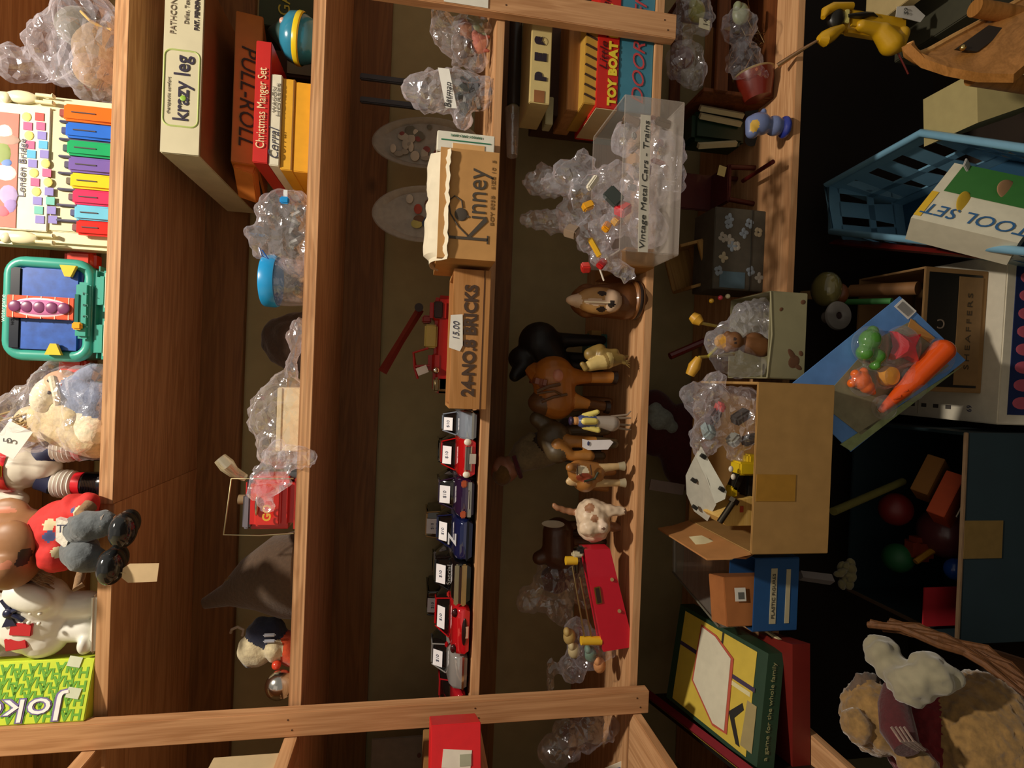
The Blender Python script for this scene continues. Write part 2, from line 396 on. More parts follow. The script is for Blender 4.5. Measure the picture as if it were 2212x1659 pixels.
# clear bag at the right end
f = Fr(95, .06, Z1)
t = bag('plastic_bag', 'large clear plastic bag of brown toys at the right end of the top shelf', 'bag', f,
        [((215, 95, 0), (.07, .05, .05)), ((205, 150, 0), (.05, .045, .045)), ((190, 60, 0), (.06, .05, .05)), ((120, 100, .01), (.05, .04, .035)), ((60, 150, .02), (.022, .03, .06)), ((20, 130, .02), (.018, .03, .06)), ((140, 150, 0), (.03, .03, .03))], FILMH, .009, 30)
t2 = T('toy_bundle', 'brown and olive toy bundle inside the large bag on the top shelf', 'toy', f.o)
B().sph(f.p(220, 110, .0), (.045, .03, .04), cloth('#8a6f4e')).sph(f.p(175, 60, .0), (.03, .025, .035), cloth('#5d5440')).sph(f.p(205, 150, -.01), (.028, .02, .03), cloth('#9a7c62')).build('body', t2)
B().tube([f.p(175, 25, -.02), f.p(195, 45, -.03), f.p(225, 62, -.02), f.p(240, 64, -.02)], .0022, plas('#d8b25a')).build('band', t2)

# xylophone play set
f = Fr(360, .03, Z1); t = T('toy_xylophone', 'cream plastic toy xylophone with eight coloured keys and a song card', 'toy', f.o)
cream = plas('#efe6bd', .3); o, w, h = fr_box(-150, 197, 240, 527, .03, Z1); wv = w/2; cx = o.x-f.o.x
B().box((cx, .020, h/2), (w, .036, h), cream, .006).build('case', t)
rec = B().box((cx+.0, .0015, .055), (w*.80, .004, .105), plas('#ece0b0', .35), .0015); rec.build('key_bed', t)
KC = ['#f0701f', '#2f6fd8', '#1fa866', '#7b62ae', '#f0cf28', '#e83563', '#74c6e4', '#e8281e']
ys = [245, 283, 321, 357, 392, 427, 461, 493]; xt = [138, 142, 145, 148, 152, 157, 161, 165]
for i, (yy, c) in enumerate(zip(ys, KC)):
    a = f.p(xt[i], yy, -.006); hh = max(.03, a.z-.002); km = plas(c, .2)
    kw = f.s(32-.6*i) if i == 0 else f.s(29)
    k = B().box((a.x+.0015, -.006, hh/2+.001), (kw, .010, hh), km, .003, seg=3).build('key', t, label=['orange', 'blue', 'green', 'purple', 'yellow', 'pink', 'light blue', 'red'][i]+' key')
    B().box((a.x+.0015, -.0115, hh*.62), (.0016, .0012, hh*.45), mat('#3a2a30', .6)).build('slot', k)
    B().box((a.x+.0015, -.002, hh+.004), (kw*.45, .006, .010), mat(['#8e2a1a', '#1f2a6e', '#12403e', '#2a1d4d', '#55421a', '#5a1230', '#1d2c66', '#6e1414'][i], .5), .001).build('tab', k)
for i, yy in enumerate([264, 302, 339, 375, 410, 444, 477]):
    a = f.p(150, yy, -.004); B().box((a.x, -.003, .04), (.0035, .006, .078), mat('#241a48', .5), .001).build('key_gap', t)
card = T  # song card lies in the case front
A = f.p(110, 232, -.003); Bc = f.p(-150, 482, -.003)
c = B().box(((A.x+Bc.x)/2, -.0015, (A.z+Bc.z)/2), (abs(A.x-Bc.x), .003, abs(A.z-Bc.z)), paper('#efe9cf'), .001).build('song_card', t)
a1, a2 = f.p(40, 245, -.005), f.p(-150, 478, -.005)
B().box(((a1.x+a2.x)/2, -.0035, (a1.z+a2.z)/2), (abs(a1.x-a2.x), .001, abs(a1.z-a2.z)), paper('#d07a6a')).build('red_panel', c)
bb = B()
for (x, y, rx, rz, cc) in [(8, 285, .012, .010, '#f4efe0'), (14, 300, .008, .016, '#bb9988'), (5, 330, .016, .010, '#8fa05a'), (10, 372, .012, .014, '#f4efe0'), (12, 350, .006, .007, '#6f8fd0'), (16, 420, .015, .012, '#b9a4d2'), (20, 440, .013, .008, '#a48bc8'), (4, 455, .008, .009, '#ef6f80')]:
    a = f.p(x, y, -.006); bb.sph((a.x, -.004, a.z), (rx, .0008, rz), paper(cc), u=14, v=6)
bb.build('picture', c)
ch = {'y': '#efe07a', 'r': '#f0504a', 'm': '#cf5f8e', 'p': '#8f84cc', 'b': '#57b4ea', 't': '#72c2b4'}
rows1 = 'ymymbpympypt'; rows1 = ['y', 'm', 'y', 'm', 'b', 'p', 'y', 'm', 'y', 'p', 't', 'p']; rows2 = ['r', 'm', 'p', 'b', 'p', 'y', 'm', 'y', 'p', 't', 'p', 'p']
bb = B()
for i in range(12):
    for k, (rw, x0) in enumerate(((rows1, 57), (rows2, 85))):
        a = f.p(x0+i*2.6, 252+i*20.2, -.004); q = paper(ch[rw[i]])
        if rw[i] == 'y': bb.sph((a.x, -.0035, a.z), (.0068, .0008, .0062), q, u=14, v=6)
        else: bb.box((a.x, -.0035, a.z), (.0115, .0010, .0115), q)
bb.build('colour_notes', c)
a = f.p(47, 362, -.005); text('London Bridge', c, (a.x, -.0042, a.z), .0125, mat('#5d5a72', .6), sx=1.15)
for yy, nm in ((207, 'r'), (512, 'l')):
    g = B(); a = f.p(60, yy, -.008); hd = f.p(8, yy, -.008)
    g.sph((hd.x, -.002, hd.z), (.008, .006, .008), cream).sph((a.x, -.001, a.z+.012), (.0095, .006, .022), cream)
    for dx in (-.005, .005): g.cyl((a.x+dx, -.003, a.z-.008), (a.x+dx, -.003, a.z-.030), .0028, cream, n=10); g.box((a.x+dx, -.004, a.z-.031), (.006, .008, .003), cream, .001)
    g.build('moulded_figure', t)

# teal water game
f = Fr(668, .03, Z1); t = T('water_game', 'teal plastic water-game toy with blue tank and orange centre strip', 'toy', f.o)
teal = plas('#3fa392', .3); teald = plas('#2c8a7c', .35); o, w, h = fr_box(0, 556, 190, 778, .03, Z1+.022); cx = o.x-f.o.x
z0 = .030; hh = h-.008
def rrect(cx_, cz_, w_, h_, r_, y_):
    o_ = []
    for (sx_, sz_, a0) in ((1, 1, 0), (-1, 1, 90), (-1, -1, 180), (1, -1, 270)):
        for q_ in range(7):
            an = math.radians(a0+q_*15); o_.append((cx_+sx_*(w_/2-r_)+r_*math.cos(an), y_, cz_+sz_*(h_/2-r_)+r_*math.sin(an)))
    return o_
B().tube(rrect(cx, z0+hh/2, w-.014, hh-.014, .020, .010), .0085, teal, closed=True, n=14).build('frame', t)
B().prism(rrect(cx, z0+hh/2, w-.006, hh-.006, .022, .012), (0, .05, 0), teald).build('back_shell', t)
B().box((cx, .022, .026), (w*.92, .040, .018), teald, .008, seg=4).build('lower_body', t)
A, Z = f.p(22, 572, -.001), f.p(168, 762, -.001)
tank = B().box(((A.x+Z.x)/2, .008, (A.z+Z.z)/2), (abs(A.x-Z.x)+.004, .010, abs(A.z-Z.z)), mat('#2456b0', .35, var=.25, scale=70, coat=.6), .010, seg=4).build('tank', t)
a1, a2 = f.p(15, 600, -.004), f.p(42, 740, -.004)
B().box(((A.x+Z.x)/2, .0025, A.z-.006), (abs(A.x-Z.x)*.96, .003, .015), mat('#0c1626', .3), .002).build('dark_band', tank)
A, Z = f.p(15, 636, -.006), f.p(160, 692, -.006); cz = (A.z+Z.z)/2; cxs = (A.x+Z.x)/2; hs = abs(A.z-Z.z)
st = B().box((cxs, -.004, cz), (abs(A.x-Z.x), .006, hs), plas('#f05a35'), .001).build('centre_strip', t)
g = B()
for k in range(5): g.box((cxs, -.0072, cz-hs*.42+k*hs*.205), (abs(A.x-Z.x), .0006, .0012), plas('#ffd8c0'))
g.build('brick_lines', st)
B().sph((cxs, -.0055, cz), (.0155, .004, hs*.48), plas('#f6d9e6')).build('white_outline', st)
B().sph((cxs, -.0065, cz), (.0125, .004, hs*.45), plas('#d47cae')).build('pink_channel', st)
g = B()
for k in range(5): g.sph((cxs, -.0095, cz-hs*.36+k*hs*.18), (.0085, .002, .0085), plas('#7d3a66', .3))
g.build('holes', st)
for (x0, x1, y, s) in ((134, 156, 586, -1), (102, 124, 752, 1)):
    a, b = f.p(x0, y, -.007), f.p(x1, y, -.007); zc = (a.z+b.z)/2; ww = .012
    B().prism([(a.x-ww*.8*s, -.006, zc-.011), (a.x-ww*.8*s, -.006, zc+.011), (a.x+ww*.6*s, -.006, zc+.004), (a.x+ww*.6*s, -.006, zc-.004)][::-1], (0, .006, 0), plas('#f2c93c')).build('yellow_fin', t)
A, Z = f.p(162, 608, -.008), f.p(190, 732, -.008)
sl = B().box(((A.x+Z.x)/2, -.004, (A.z+Z.z)/2), (abs(A.x-Z.x), .008, abs(A.z-Z.z)), teal, .004).build('slider_panel', t)
B().box(((A.x+Z.x)/2, -.009, A.z-.004), (abs(A.x-Z.x)*.55, .002, .005), plas('#1d6a60')).build('slider_groove', sl)
a = f.p(166, 704, -.012); B().box((a.x, -.011, a.z), (.011, .007, .013), plas('#f2a81e'), .002).build('slider_knob', sl)
for yy, chh in ((634, '7'), (659, '5'), (683, '3'), (706, '1')):
    a = f.p(184, yy, -.010); text(chh, sl, (a.x, -.0088, a.z), .010, mat('#2a6a60', .5))
for yy in (628, 732):
    a = f.p(224, yy, -.006); B().box((a.x, .018, .0125), (.062, .055, .025), teal, .010, seg=4).build('foot', t)
    B().box((a.x, -.0105, .004), (.052, .003, .006), plas('#e9e2c8')).build('foot_trim', t)
a = f.p(170, 552, .02); B().box((a.x-.006, .040, a.z+.004), (.036, .030, .045), plas('#e23a22'), .008, seg=3).build('side_handle', t, label='red handle at the right side')
a = f.p(148, 797, .02); B().box((a.x+.004, .035, a.z), (.030, .022, .038), plas('#e23a22'), .006, seg=3).build('side_handle', t, label='red handle at the left side')
a = f.p(3, 665, -.008); text('watergame', t, (a.x, -.006, a.z-.001), .009, mat('#bfe6da', .4))

# sailor doll in a clear bag
f = Fr(880, .05, Z1); skin = mat('#d8a883', .55, var=.05); crm = cloth('#e8dcbc')
t = T('sailor_doll', 'cloth sailor doll with cream cap and blue suit inside a clear bag', 'doll', f.o)
hd = f.p(135, 835, 0)
blob('body', [('e', hd, (.026, .024, .028), 0), ('c', f.p(165, 850, 0), f.p(215, 870, 0), .03, .034, 1), ('c', f.p(175, 820, -.01), f.p(205, 800, -.01), .014, .012, 1), ('c', f.p(180, 900, -.01), f.p(200, 935, -.02), .018, .022, 2), ('e', hd+Vector((0, -.024, -.002)), (.005, .005, .005), 0)], [skin, cloth('#7d87a0'), crm], .0035, 3, t, paint=[(hd+Vector((.009, -.022, .004)), .0032, 2), (hd+Vector((-.009, -.022, .004)), .0032, 2)], noise_amp=.002)
B().sph(f.p(108, 855, .0), (.031, .028, .022), crm, rot=(0, .3, 0)).tube([f.p(112, 815, -.02), f.p(122, 855, -.034), f.p(125, 885, -.01)], .005, crm).build('cap', t)
g = B()
for dx in (-.009, .009): g.sph(hd+Vector((dx, -.023, .005)), (.0028, .002, .0032), mat('#2a1a14', .3))
g.tube([hd+Vector((-.006, -.0235, -.011)), hd+Vector((0, -.0245, -.013)), hd+Vector((.006, -.0235, -.011))], .0012, mat('#a33c30'))
g.build('face', t)
t2 = T('rag_doll', 'cream cloth rag doll crumpled beside the bagged sailor doll', 'doll', f.o)
hr = f.p(80, 915, .02)
blob('body', [('e', hr, (.030, .026, .030), 0), ('c', f.p(110, 905, .01), f.p(200, 945, -.005), .030, .032, 0), ('c', f.p(130, 880, -.01), f.p(160, 905, -.02), .014, .014, 0), ('c', f.p(180, 960, 0), f.p(212, 965, -.01), .018, .016, 0)], [cloth('#cdb88f')], .004, 3, t2, noise_amp=.004, noise_scale=50)
g = B()
for k in range(9):
    a = hr+Vector((random.uniform(-.02, .02), -.024, random.uniform(-.005, .03))); g.tube([a, a+Vector((.008, -.006, .008)), a+Vector((.014, 0, -.006))], .002, cloth('#a4884e'))
g.build('hair', t2)
bag('plastic_bag', 'clear plastic bag holding two cloth dolls beside the teal toy', 'bag', f,
    [((195, 880, -.01), (.075, .05, .045)), ((130, 880, 0), (.07, .05, .05)), ((70, 905, 0), (.055, .045, .05)), ((10, 940, 0), (.03, .03, .05)), ((205, 830, -.01), (.03, .03, .02)), ((195, 960, 0), (.025, .03, .035))], FILM, .008, 30)
t3 = T('price_card', 'white paper price card tucked in the bag of cloth dolls', 'card', f.p(25, 950, -.04)+f.o)
B().box((0, 0, 0), (.045, .0008, .034), paper('#f2efe6'), rot=(.1, .5, .1)).build('card', t3); text('5', t3, (.0, -.004, .002), .016, mat('#555555', .6))

# toy astronaut-like nutcracker figure: only belt, hips and boots in view
f = Fr(1010, .085, Z1); t = T('toy_astronaut', 'white toy space figure with red belt, ribbed legs and black boots', 'figure', f.o)
wp = plas('#ddd6c4', .35); red = plas('#d3202c'); blk = plas('#15151c', .2); navy = mat('#232748', .6)
blob('torso', [('c', f.p(92, 1010, 0), f.p(55, 1010, 0), .026, .033, 0), ('c', f.p(55, 1010, 0), f.p(-50, 1010, 0), .033, .036, 0), ('e', f.p(-110, 1010, 0), (.034, .032, .040), 0), ('c', f.p(-40, 960, 0), f.p(40, 950, 0), .016, .014, 0), ('c', f.p(-40, 1065, 0), f.p(40, 1080, 0), .016, .014, 0)], [wp], .003, 3, t)
b_ = f.p(27, 1010, 0); B().lathe([(.0375, -.0085), (.0385, -.006), (.0385, .006), (.0375, .0085)], b_, red, M=Matrix.Diagonal((1, .92, 1, 1))).build('belt', t)
B().box(b_+Vector((0, -.0365, 0)), (.020, .004, .017), metalm('#d8a83a', .3), .002).box(b_+Vector((0, -.0375, 0)), (.012, .004, .009), red, .001).build('buckle', t)
for py, dz in ((1045, 0), (968, 0)):
    s = 1 if py > 1010 else -1; lg = T
    a = f.p(95, 1010+s*22, 0); k = f.p(120, py, 0)
    L = B(); L.tube([a, (a+k)/2, k], [.021, .019, .018], navy, n=18); leg = L.build('leg', t)
    zt, zb = f.p(118, py, 0).z, f.p(165, py, 0).z; pr = []; n = 5
    for i in range(n*4+1):
        u = i/(n*4); pr.append((.0165+.0035*abs(math.sin(u*n*math.pi))+.003*math.sin(u*math.pi), zt+(zb-zt)*u))
    B().lathe(pr, (k.x, k.y, 0), plas('#e8e4da', .3)).build('ribbed_shin', leg)
    zc = f.p(182, py, 0).z; B().lathe([(.0145, zb+.001), (.0185, zb), (.0185, zc), (.014, zc)], (k.x, k.y, 0), red).build('red_cuff', leg)
    pr = [(.017, zc), (.0195, zc-.002)]
    for i in range(10): pr += [(.0195, zc-.004-i*.0022), (.0186, zc-.0051-i*.0022)]
    B().lathe(pr+[(.0195, zc-.028), (.019, 0.0), (.0, 0.0)], (k.x, k.y, 0), blk).box((k.x, k.y-.010, .008), (.034, .040, .016), blk, .007, seg=3).build('boot', leg)

# monkey doll sitting over the edge
f = Fr(1180, .0, Z1); t = T('monkey_doll', 'brown monkey doll in red patterned jacket sitting over the shelf edge', 'doll', f.o)
sk = mat('#9c6f4a', .5, var=.06); hd = f.p(25, 1180, .02); ear = f.p(20, 1112, .02)
blob('head', [('e', hd, (.058, .05, .068), 0), ('e', ear, (.026, .012, .030), 0), ('e', f.p(30, 1225, -.02), (.030, .040, .026), 0), ('e', f.p(25, 1175, -.025), (.034, .018, .03), 0), ('c', f.p(85, 1175, .03), f.p(130, 1165, .02), .022, .02, 0)], [sk, mat('#3a2a20', .6), mat('#c07a5c', .5)], .0032, 4, t, paint=[(f.p(46, 1207, -.045), (.014, .02, .009), 1), (f.p(8, 1222, -.058), (.008, .012, .008), 2), (ear+Vector((0, -.012, 0)), (.016, .006, .019), 2)])
g = B()
for k in range(26):
    a = f.p(75+random.uniform(-12, 14), 1240+random.uniform(-25, 18), -.0); g.tube([a, a+Vector((-.006, -.004, -.012)), a+Vector((-.012, 0, -.020))], [.003, .0025, .0008], cloth('#7a5a3a'), n=5)
g.build('beard', t)
jack = mat('#cf2f2c', .8, var=.18, scale=70, bump=.4)
pa = [(f.p(130, 1135, -.03), .008, 1), (f.p(102, 1133, -.03), .009, 2), (f.p(105, 1160, -.03), .008, 1), (f.p(170, 1105, -.03), .008, 2), (f.p(150, 1100, -.03), .006, 1), (f.p(125, 1192, -.03), .008, 2)]
blob('jacket', [('e', f.p(135, 1140, .01), (.040, .040, .042), 0), ('e', f.p(165, 1110, .005), (.030, .032, .030), 0), ('e', f.p(130, 1190, .0), (.030, .036, .026), 0), ('c', f.p(190, 1085, -.01), f.p(180, 1110, -.02), .015, .014, 0)], [jack, mat('#4e5688', .8), mat('#d8c8a0', .8)], .003, 3, t, paint=pa, noise_amp=.0025, noise_scale=70)
shirt = B().prism([f.p(121, 1120, -.036), f.p(161, 1132, -.040), f.p(150, 1160, -.044), f.p(141, 1185, -.040), f.p(120, 1168, -.040)], (0, .012, 0), cloth('#d9d2c4')).build('shirt', t)
text('TT', shirt, f.p(139, 1143, -.043), .016, mat('#4a4a60', .7), rot='down')
dn = cloth('#5c6266')
for (a, k, n_) in (((172, 1145, -.015), (190, 1137, -.045), (224, 1130, -.045)), ((172, 1190, -.015), (180, 1203, -.05), (198, 1207, -.045))):
    ps = [f.p(*a), f.p(*k), f.p(*n_)]
    leg = blob('leg', [('c', ps[0], ps[1], .024, .021, 0), ('c', ps[1], ps[2], .021, .018, 0)], [dn], .003, 3, t, noise_amp=.002, noise_scale=80)
    e = ps[2]; B().cyl(e+Vector((0, 0, .004)), e-Vector((0, 0, .024)), .0105, sk, n=18).build('ankle', leg)
    B().cyl(e+Vector((0, 0, .005)), e+Vector((0, 0, -.004)), .0165, cloth('#8a8078')).build('sock', leg)
    blob('shoe', [('e', e+Vector((0, .000, -.032)), (.020, .020, .014), 0), ('e', e+Vector((-.004, -.024, -.036)), (.025, .024, .016), 0)], [plas('#26282a', .12)], .0025, 2, leg)
for s, pts in ((1, [(195, 1092, -.02), (175, 1110, -.035), (188, 1125, -.045)]), (-1, [(178, 1232, -.02), (172, 1250, -.035), (165, 1272, -.045), (180, 1262, -.04)])):
    leg = B().tube([f.p(*q) for q in pts], [.010, .008, .006] if s == 1 else [.006, .006, .005, .004], cloth('#8a6a48'), n=12).build('arm', t)
tg = f.p(305, 1238, -.075); B().prism([tg+Vector((.013, 0, -.022)), tg+Vector((-.012, 0, -.020)), tg+Vector((-.013, 0, .016)), tg+Vector((-.006, 0, .024)), tg+Vector((.007, 0, .023)), tg+Vector((.013, 0, .015))], (0, .0008, 0), paper('#d9bd92')).build('tag', t, label='cream cardboard price tag')
B().tube([tg+Vector((0, -.0005, .020)), f.p(240, 1232, -.07), f.p(215, 1232, -.05)], .0008, paper('#e2cba0')).build('tag_string', t)

# white ceramic figure with bow tie
f = Fr(1325, .03, Z1); cer = plas('#f0efe4', .35, bump=.15); t = T('ceramic_figurine', 'white ceramic figurine with dark bow tie and two red patches', 'figurine', f.o)
nav = plas('#1e2140', .3); redp = plas('#c92733', .3)
blob('body', [('e', f.p(75, 1335, 0), (.052, .036, .052), 0), ('e', f.p(90, 1295, -.01), (.034, .030, .036), 0), ('e', f.p(95, 1370, 0), (.034, .030, .034), 0), ('e', f.p(-15, 1335, 0), (.036, .034, .036), 0), ('e', f.p(-55, 1335, 0), (.04, .038, .024), 0),
    ('c', f.p(125, 1307, 0), f.p(190, 1305, 0), .021, .020, 0), ('c', f.p(125, 1358, 0), f.p(185, 1358, 0), .020, .019, 0), ('c', f.p(195, 1300, .01), f.p(195, 1378, .01), .009, .009, 0), ('e', f.p(188, 1388, -.01), (.016, .020, .010), 0), ('e', f.p(60, 1292, -.034), (.020, .014, .034), 0, (0, .35, 0))], [cer], .0025, 2, t)
B().box((f.p(190, 1338, 0).x, .0, .004), (.088, .045, .008), cer, .004).build('base', t)
a = f.p(18, 1325, -.038); g = B(); g.sph(a, (.007, .006, .007), nav)
g.prism([a, a+Vector((.018, 0, .012)), a+Vector((.020, 0, -.004))], (0, .006, 0), nav).prism([a, a+Vector((-.020, 0, .008)), a+Vector((-.018, 0, -.010))], (0, .006, 0), nav)
g.tube([a, a+Vector((.006, 0, -.012)), a+Vector((.002, .002, -.020))], .0035, nav).tube([a, a+Vector((-.006, 0, -.012)), a+Vector((-.012, .002, -.018))], .0035, nav).build('bow_tie', t)
for x, y, r in ((47, 1359, .1), (36, 1389, -.15)):
    a = f.p(x, y, -.034 if y < 1380 else -.030); B().box(a, (.018, .006, .028), redp, .001, rot=(0, r, 0)).build('red_patch', t)
g = B()
for x, y in ((66, 1325), (86, 1326), (62, 1345), (84, 1347)): g.sph(f.p(x, y, -.038), .0028, cer)
g.build('buttons', t)

# glass display case behind + green game box
t, w, h = cart('display_case', 'smoky clear display case standing behind the white figurine', 'case', -140, 1378, 192, 1436, .05, .16, ACR, Z1+.0005)
bx('base_plate', (0, .08, .004), (w*.98, .155, .006), mat('#1e1712', .3), t)
t, w, h = cart('game_box', 'green and yellow card game box printed all over with HA', 'box', -230, 1436, 190, 1562, .000, .05, paper('#cfe23c', .45), Z1+.0005, rz=.30)
g = []; gm = mat('#6fae38', .5); k = 0
for i in range(5):
    for j in range(17):
        x = -w/2+.010+i*w*.22+(.008 if j % 2 else 0); z = h-.012-j*.018
        if z < .006 or x > w/2-.006: continue
        text('HA', t, (x, -.0004, z), .020, gm, rot='up', bold=.0006, depth=.0002, name='lettering') if (i+j) % 1 == 0 else None
r_ = paper('#f6f4f0'); a = Q(78, 1520, .011)
text('Joker', t, (-.022, -.0012, .094), .043, mat('#7a6aa0', .5), rot='up', bold=.0016, depth=.0004, fit=.136)
text('Joker', t, (-.022, -.0022, .094), .043, r_, rot='up', depth=.0005, fit=.133)
for (x, z) in ((.038, .026), (.036, .150), (-.004, .020)): bx('sticker', (x, -.0014, z), (.014, .0008, .018), paper('#d3d9bc'), t, rot=(0, .2, 0))
# ============================================================ SECOND SHELF
Z2 = ZS[2]
# stack at the right: yellow boxes, white corral box, red box, orange box, long white box
def stackbox(nm, lab, x0, y0, x1, y1, Y, depth, m, zb, side=0.0, **k):
    return cart(nm, lab, 'box', x0, y0, x1, y1, Y, depth, m, zb, **k)
H = Z2
tA, w, h = stackbox('cardboard_box', 'yellow box lowest in the stack on the second shelf', 636, 178, 668, 372, .016, .20, paper('#e3a21e', .5), H); hA = Q(636, 275, .016).z
tA2, w, h = stackbox('cardboard_box', 'yellow box second lowest in the stack on the second shelf', 608, 170, 636, 368, .016, .20, paper('#e0a526', .5), hA+.0005); hB = tA2.location.z+h
bx('lid_seam', (0, -.0006, .0022), (w*.99, .0012, .0020), mat('#8a5a14', .7), tA2)
t, w, h = stackbox('cardboard_box', 'white cardboard box marked Corral in the stacked boxes', 583, 160, 607, 358, .012, .18, paper('#dcd4bd', .8, bump=.3), hB+.0004); hC = t.location.z+h
text('Corral', t, (-w*.27, -.0016, h*.5), .022, mat('#3b3a48', .6), shear=.35, fit=w*.34)
text('WAGON', t, (w*.22, -.0012, h*.68), .0065, mat('#8f8a80', .6), fit=w*.28); text('HORSES', t, (w*.22, -.0012, h*.30), .0065, mat('#8f8a80', .6), fit=w*.36)
t, w, h = stackbox('cardboard_box', 'red Christmas Manger Set box in the stacked boxes', 549, 88, 581, 352, .010, .22, plas('#c5231d', .4), hC+.0004); hD = t.location.z+h
text('Christmas Manger Set', t, (-.010, -.0016, h*.5), .018, mat('#e8d6a8', .5), fit=w*.66)
t, w, h = stackbox('cardboard_box', 'worn orange box with torn end under the long white box', 506, 30, 547, 355, .045, .20, paper('#b8691f', .5), hD+.0004); hE = t.location.z+h
text('PULL-ROLL', t, (-.012, -.0014, h*.48), .034, mat('#2a1d12', .6), fit=w*.66, rot='flip', shear=.25); t.rotation_euler[0] = math.radians(10)
bx('torn_flap', (-w/2-.012, .05, h*.5), (.020, .085, h*.8), paper('#c9742c', .6), t, .002, rot=(0, .25, .3))
bx('opening', (-w/2-.0006, .10, h*.5), (.001, .15, h*.8), mat('#1a1a22', .8), t)
t, w, h = cart('long_carton', 'long white corrugated carton with green-outlined lettering on top of the stack', 'box', 352, -60, 437, 334, -.005, .30, board('#c4bb9a'), None)
fz = h
# printed front
bx('white_face', (0, -.0006, h/2), (w*.995, .0012, h*.985), mat('#cbc2a2', .75, var=.06, scale=20), t)
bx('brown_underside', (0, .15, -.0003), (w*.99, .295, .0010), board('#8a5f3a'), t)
for (dx,) in ((.0,),): pass
sv = Q(395, 195, -.001); c0 = sv - t.location; c0.y = 0
g = B(); W_, H_ = .112, .048; R_ = .010; pts = []
for (sx_, sz_, a0) in ((1, 1, 0), (-1, 1, 90), (-1, -1, 180), (1, -1, 270)):
    for q in range(6):
        an = math.radians(a0+q*18); pts.append(c0+Vector((sx_*(W_/2-R_)+R_*math.cos(an), -.001, sz_*(H_/2-R_)+R_*math.sin(an))))
g.tube(pts, .0014, mat('#a9b86a', .6), closed=True, n=6).build('green_outline', t)
text('krazy leg', t, c0+Vector((0, -.002, -.001)), .030, mat('#2b2338', .5), fit=.096, bold=.0004)
B().sph(c0+Vector((-.0145, -.0022, -.003)), (.0042, .0008, .0042), mat('#8fb83a', .5)).build('green_dot', t)
text('therapeutic comfort', t, c0+Vector((-.012, -.002, .017)), .0055, mat('#6a6050', .6), sx=1.2)
c1 = Q(398, 35, 0)-t.location; c1.y = 0
text('PATHCON, INC', t, c1+Vector((.006, -.002, .012)), .011, mat('#8a7a66', .6), fit=.075); text('Dallas, Texas', t, c1+Vector((.006, -.002, -.006)), .008, mat('#6b5d50', .6)); text('PAT. PENDING', t, c1+Vector((.004, -.002, -.020)), .008, mat('#3a3030', .6), bold=.0004)
# spinning top and dark boxes behind
f = Fr(85, .07, Z2); t = T('spinning_top', 'blue and yellow painted spinning top at the right of the second shelf', 'toy', f.o)
bl = plas('#2f7f9c', .2); ct = f.p(648, 84, 0); ax = Matrix.Rotation(math.radians(8), 4, 'Y')
B().lathe([(0, -.045), (.010, -.040), (.030, -.026), (.038, -.008), (.040, .004), (.037, .016), (.026, .026), (.010, .030), (0, .031)], ct, bl, M=ax).build('body', t)
B().lathe([(.0395, -.006), (.0412, -.004), (.0412, .002), (.0398, .004)], ct, plas('#e3c524', .25), M=ax).build('yellow_band', t)
B().lathe([(.026, .024), (.018, .034), (.006, .048), (0, .052)], ct, mat('#1f3f3a', .5), M=ax).build('tip', t)
B().sph(ct+Vector((.012, -.022, .022)), .006, plas('#d8a08a')).build('knob', t)
t, w, h = cart('cardboard_box', 'dark green box with yellow letters behind the spinning top', 'box', 560, -60, 672, 60, .20, .10, mat('#2c3a22', .7), Z2)
text('GAME', t, (.01, -.001, h*.66), .03, mat('#a9a02c', .6)); 
t, w, h = cart('cardboard_box', 'dim brown box with pale frame behind the yellow boxes', 'box', 590, 112, 668, 168, .17, .09, board('#4a3527'), Z2)
bx('pale_frame', (0, -.001, h*.5), (w*.7, .001, h*.5), paper('#8a8268'), t)
# zip bag with blue slider
f = Fr(505, .04, Z2)
t = bag('zip_bag', 'clear zip bag with blue slider leaning on the yellow boxes', 'bag', f, [((628, 520, 0), (.048, .035, .040)), ((610, 470, 0), (.045, .03, .042)), ((590, 520, .0), (.042, .028, .035)), ((625, 430, 0), (.022, .02, .032)), ((560, 505, 0), (.016, .02, .025)), ((640, 560, 0), (.03, .03, .02))], FILM, .007, 34)
bx('blue_slider', f.p(615, 433, -.02), (.011, .008, .014), plas('#1f8fd6'), t, .002)
bx('white_strip', f.p(617, 419, -.012), (.012, .003, .006), plas('#dfe4e6'), t)
B().tube([f.p(560, 535, -.035), f.p(565, 552, -.036), f.p(580, 560, -.036), f.p(566, 540, -.037)], .0012, plas('#2d62b8')).build('printed_logo', t)
t2 = T('coiled_parts', 'grey coiled parts inside the zip bag', 'toy', f.o)
B().tube([f.p(640+10*math.sin(k*.7), 450+k*3.2, .005*math.cos(k)) for k in range(28)], .0055, mat('#6a6862', .5)).build('coil', t2)
# jar with blue lid
f = Fr(613, .05, Z2); t = T('plastic_jar', 'round clear plastic jar with a bright blue lid', 'jar', f.o)
r = f.s(51); hj = f.p(570, 613, 0).z; a = f.p(600, 613, 0).z
B().lathe([(0, .002), (r*.86, .002), (r*.9, .006), (r*.95, a*.7), (r*.93, a), (r*.91, a), (r*.93, a*.7), (r*.87, .008), (0, .006)], (0, 0, 0), FILMC, n=48).build('jar_body', t)
B().lathe([(0, hj), (r*.97, hj), (r*1.02, hj-.003), (r*1.03, a+.004), (r*1.0, a-.001), (r*.95, a-.001)], (0, 0, 0), plas('#1c95d4', .3), n=48).build('lid', t)
g = B()
for k in range(16): g.box((random.uniform(-.5, .5)*r, random.uniform(-.5, .5)*r, .009+random.uniform(0, .014)), (.012, .006, .006), mat(random.choice(['#c8a878', '#4a4440', '#6a5a40', '#d0b890']), .6), .001, rot=(random.random(), random.random(), random.random()*3))
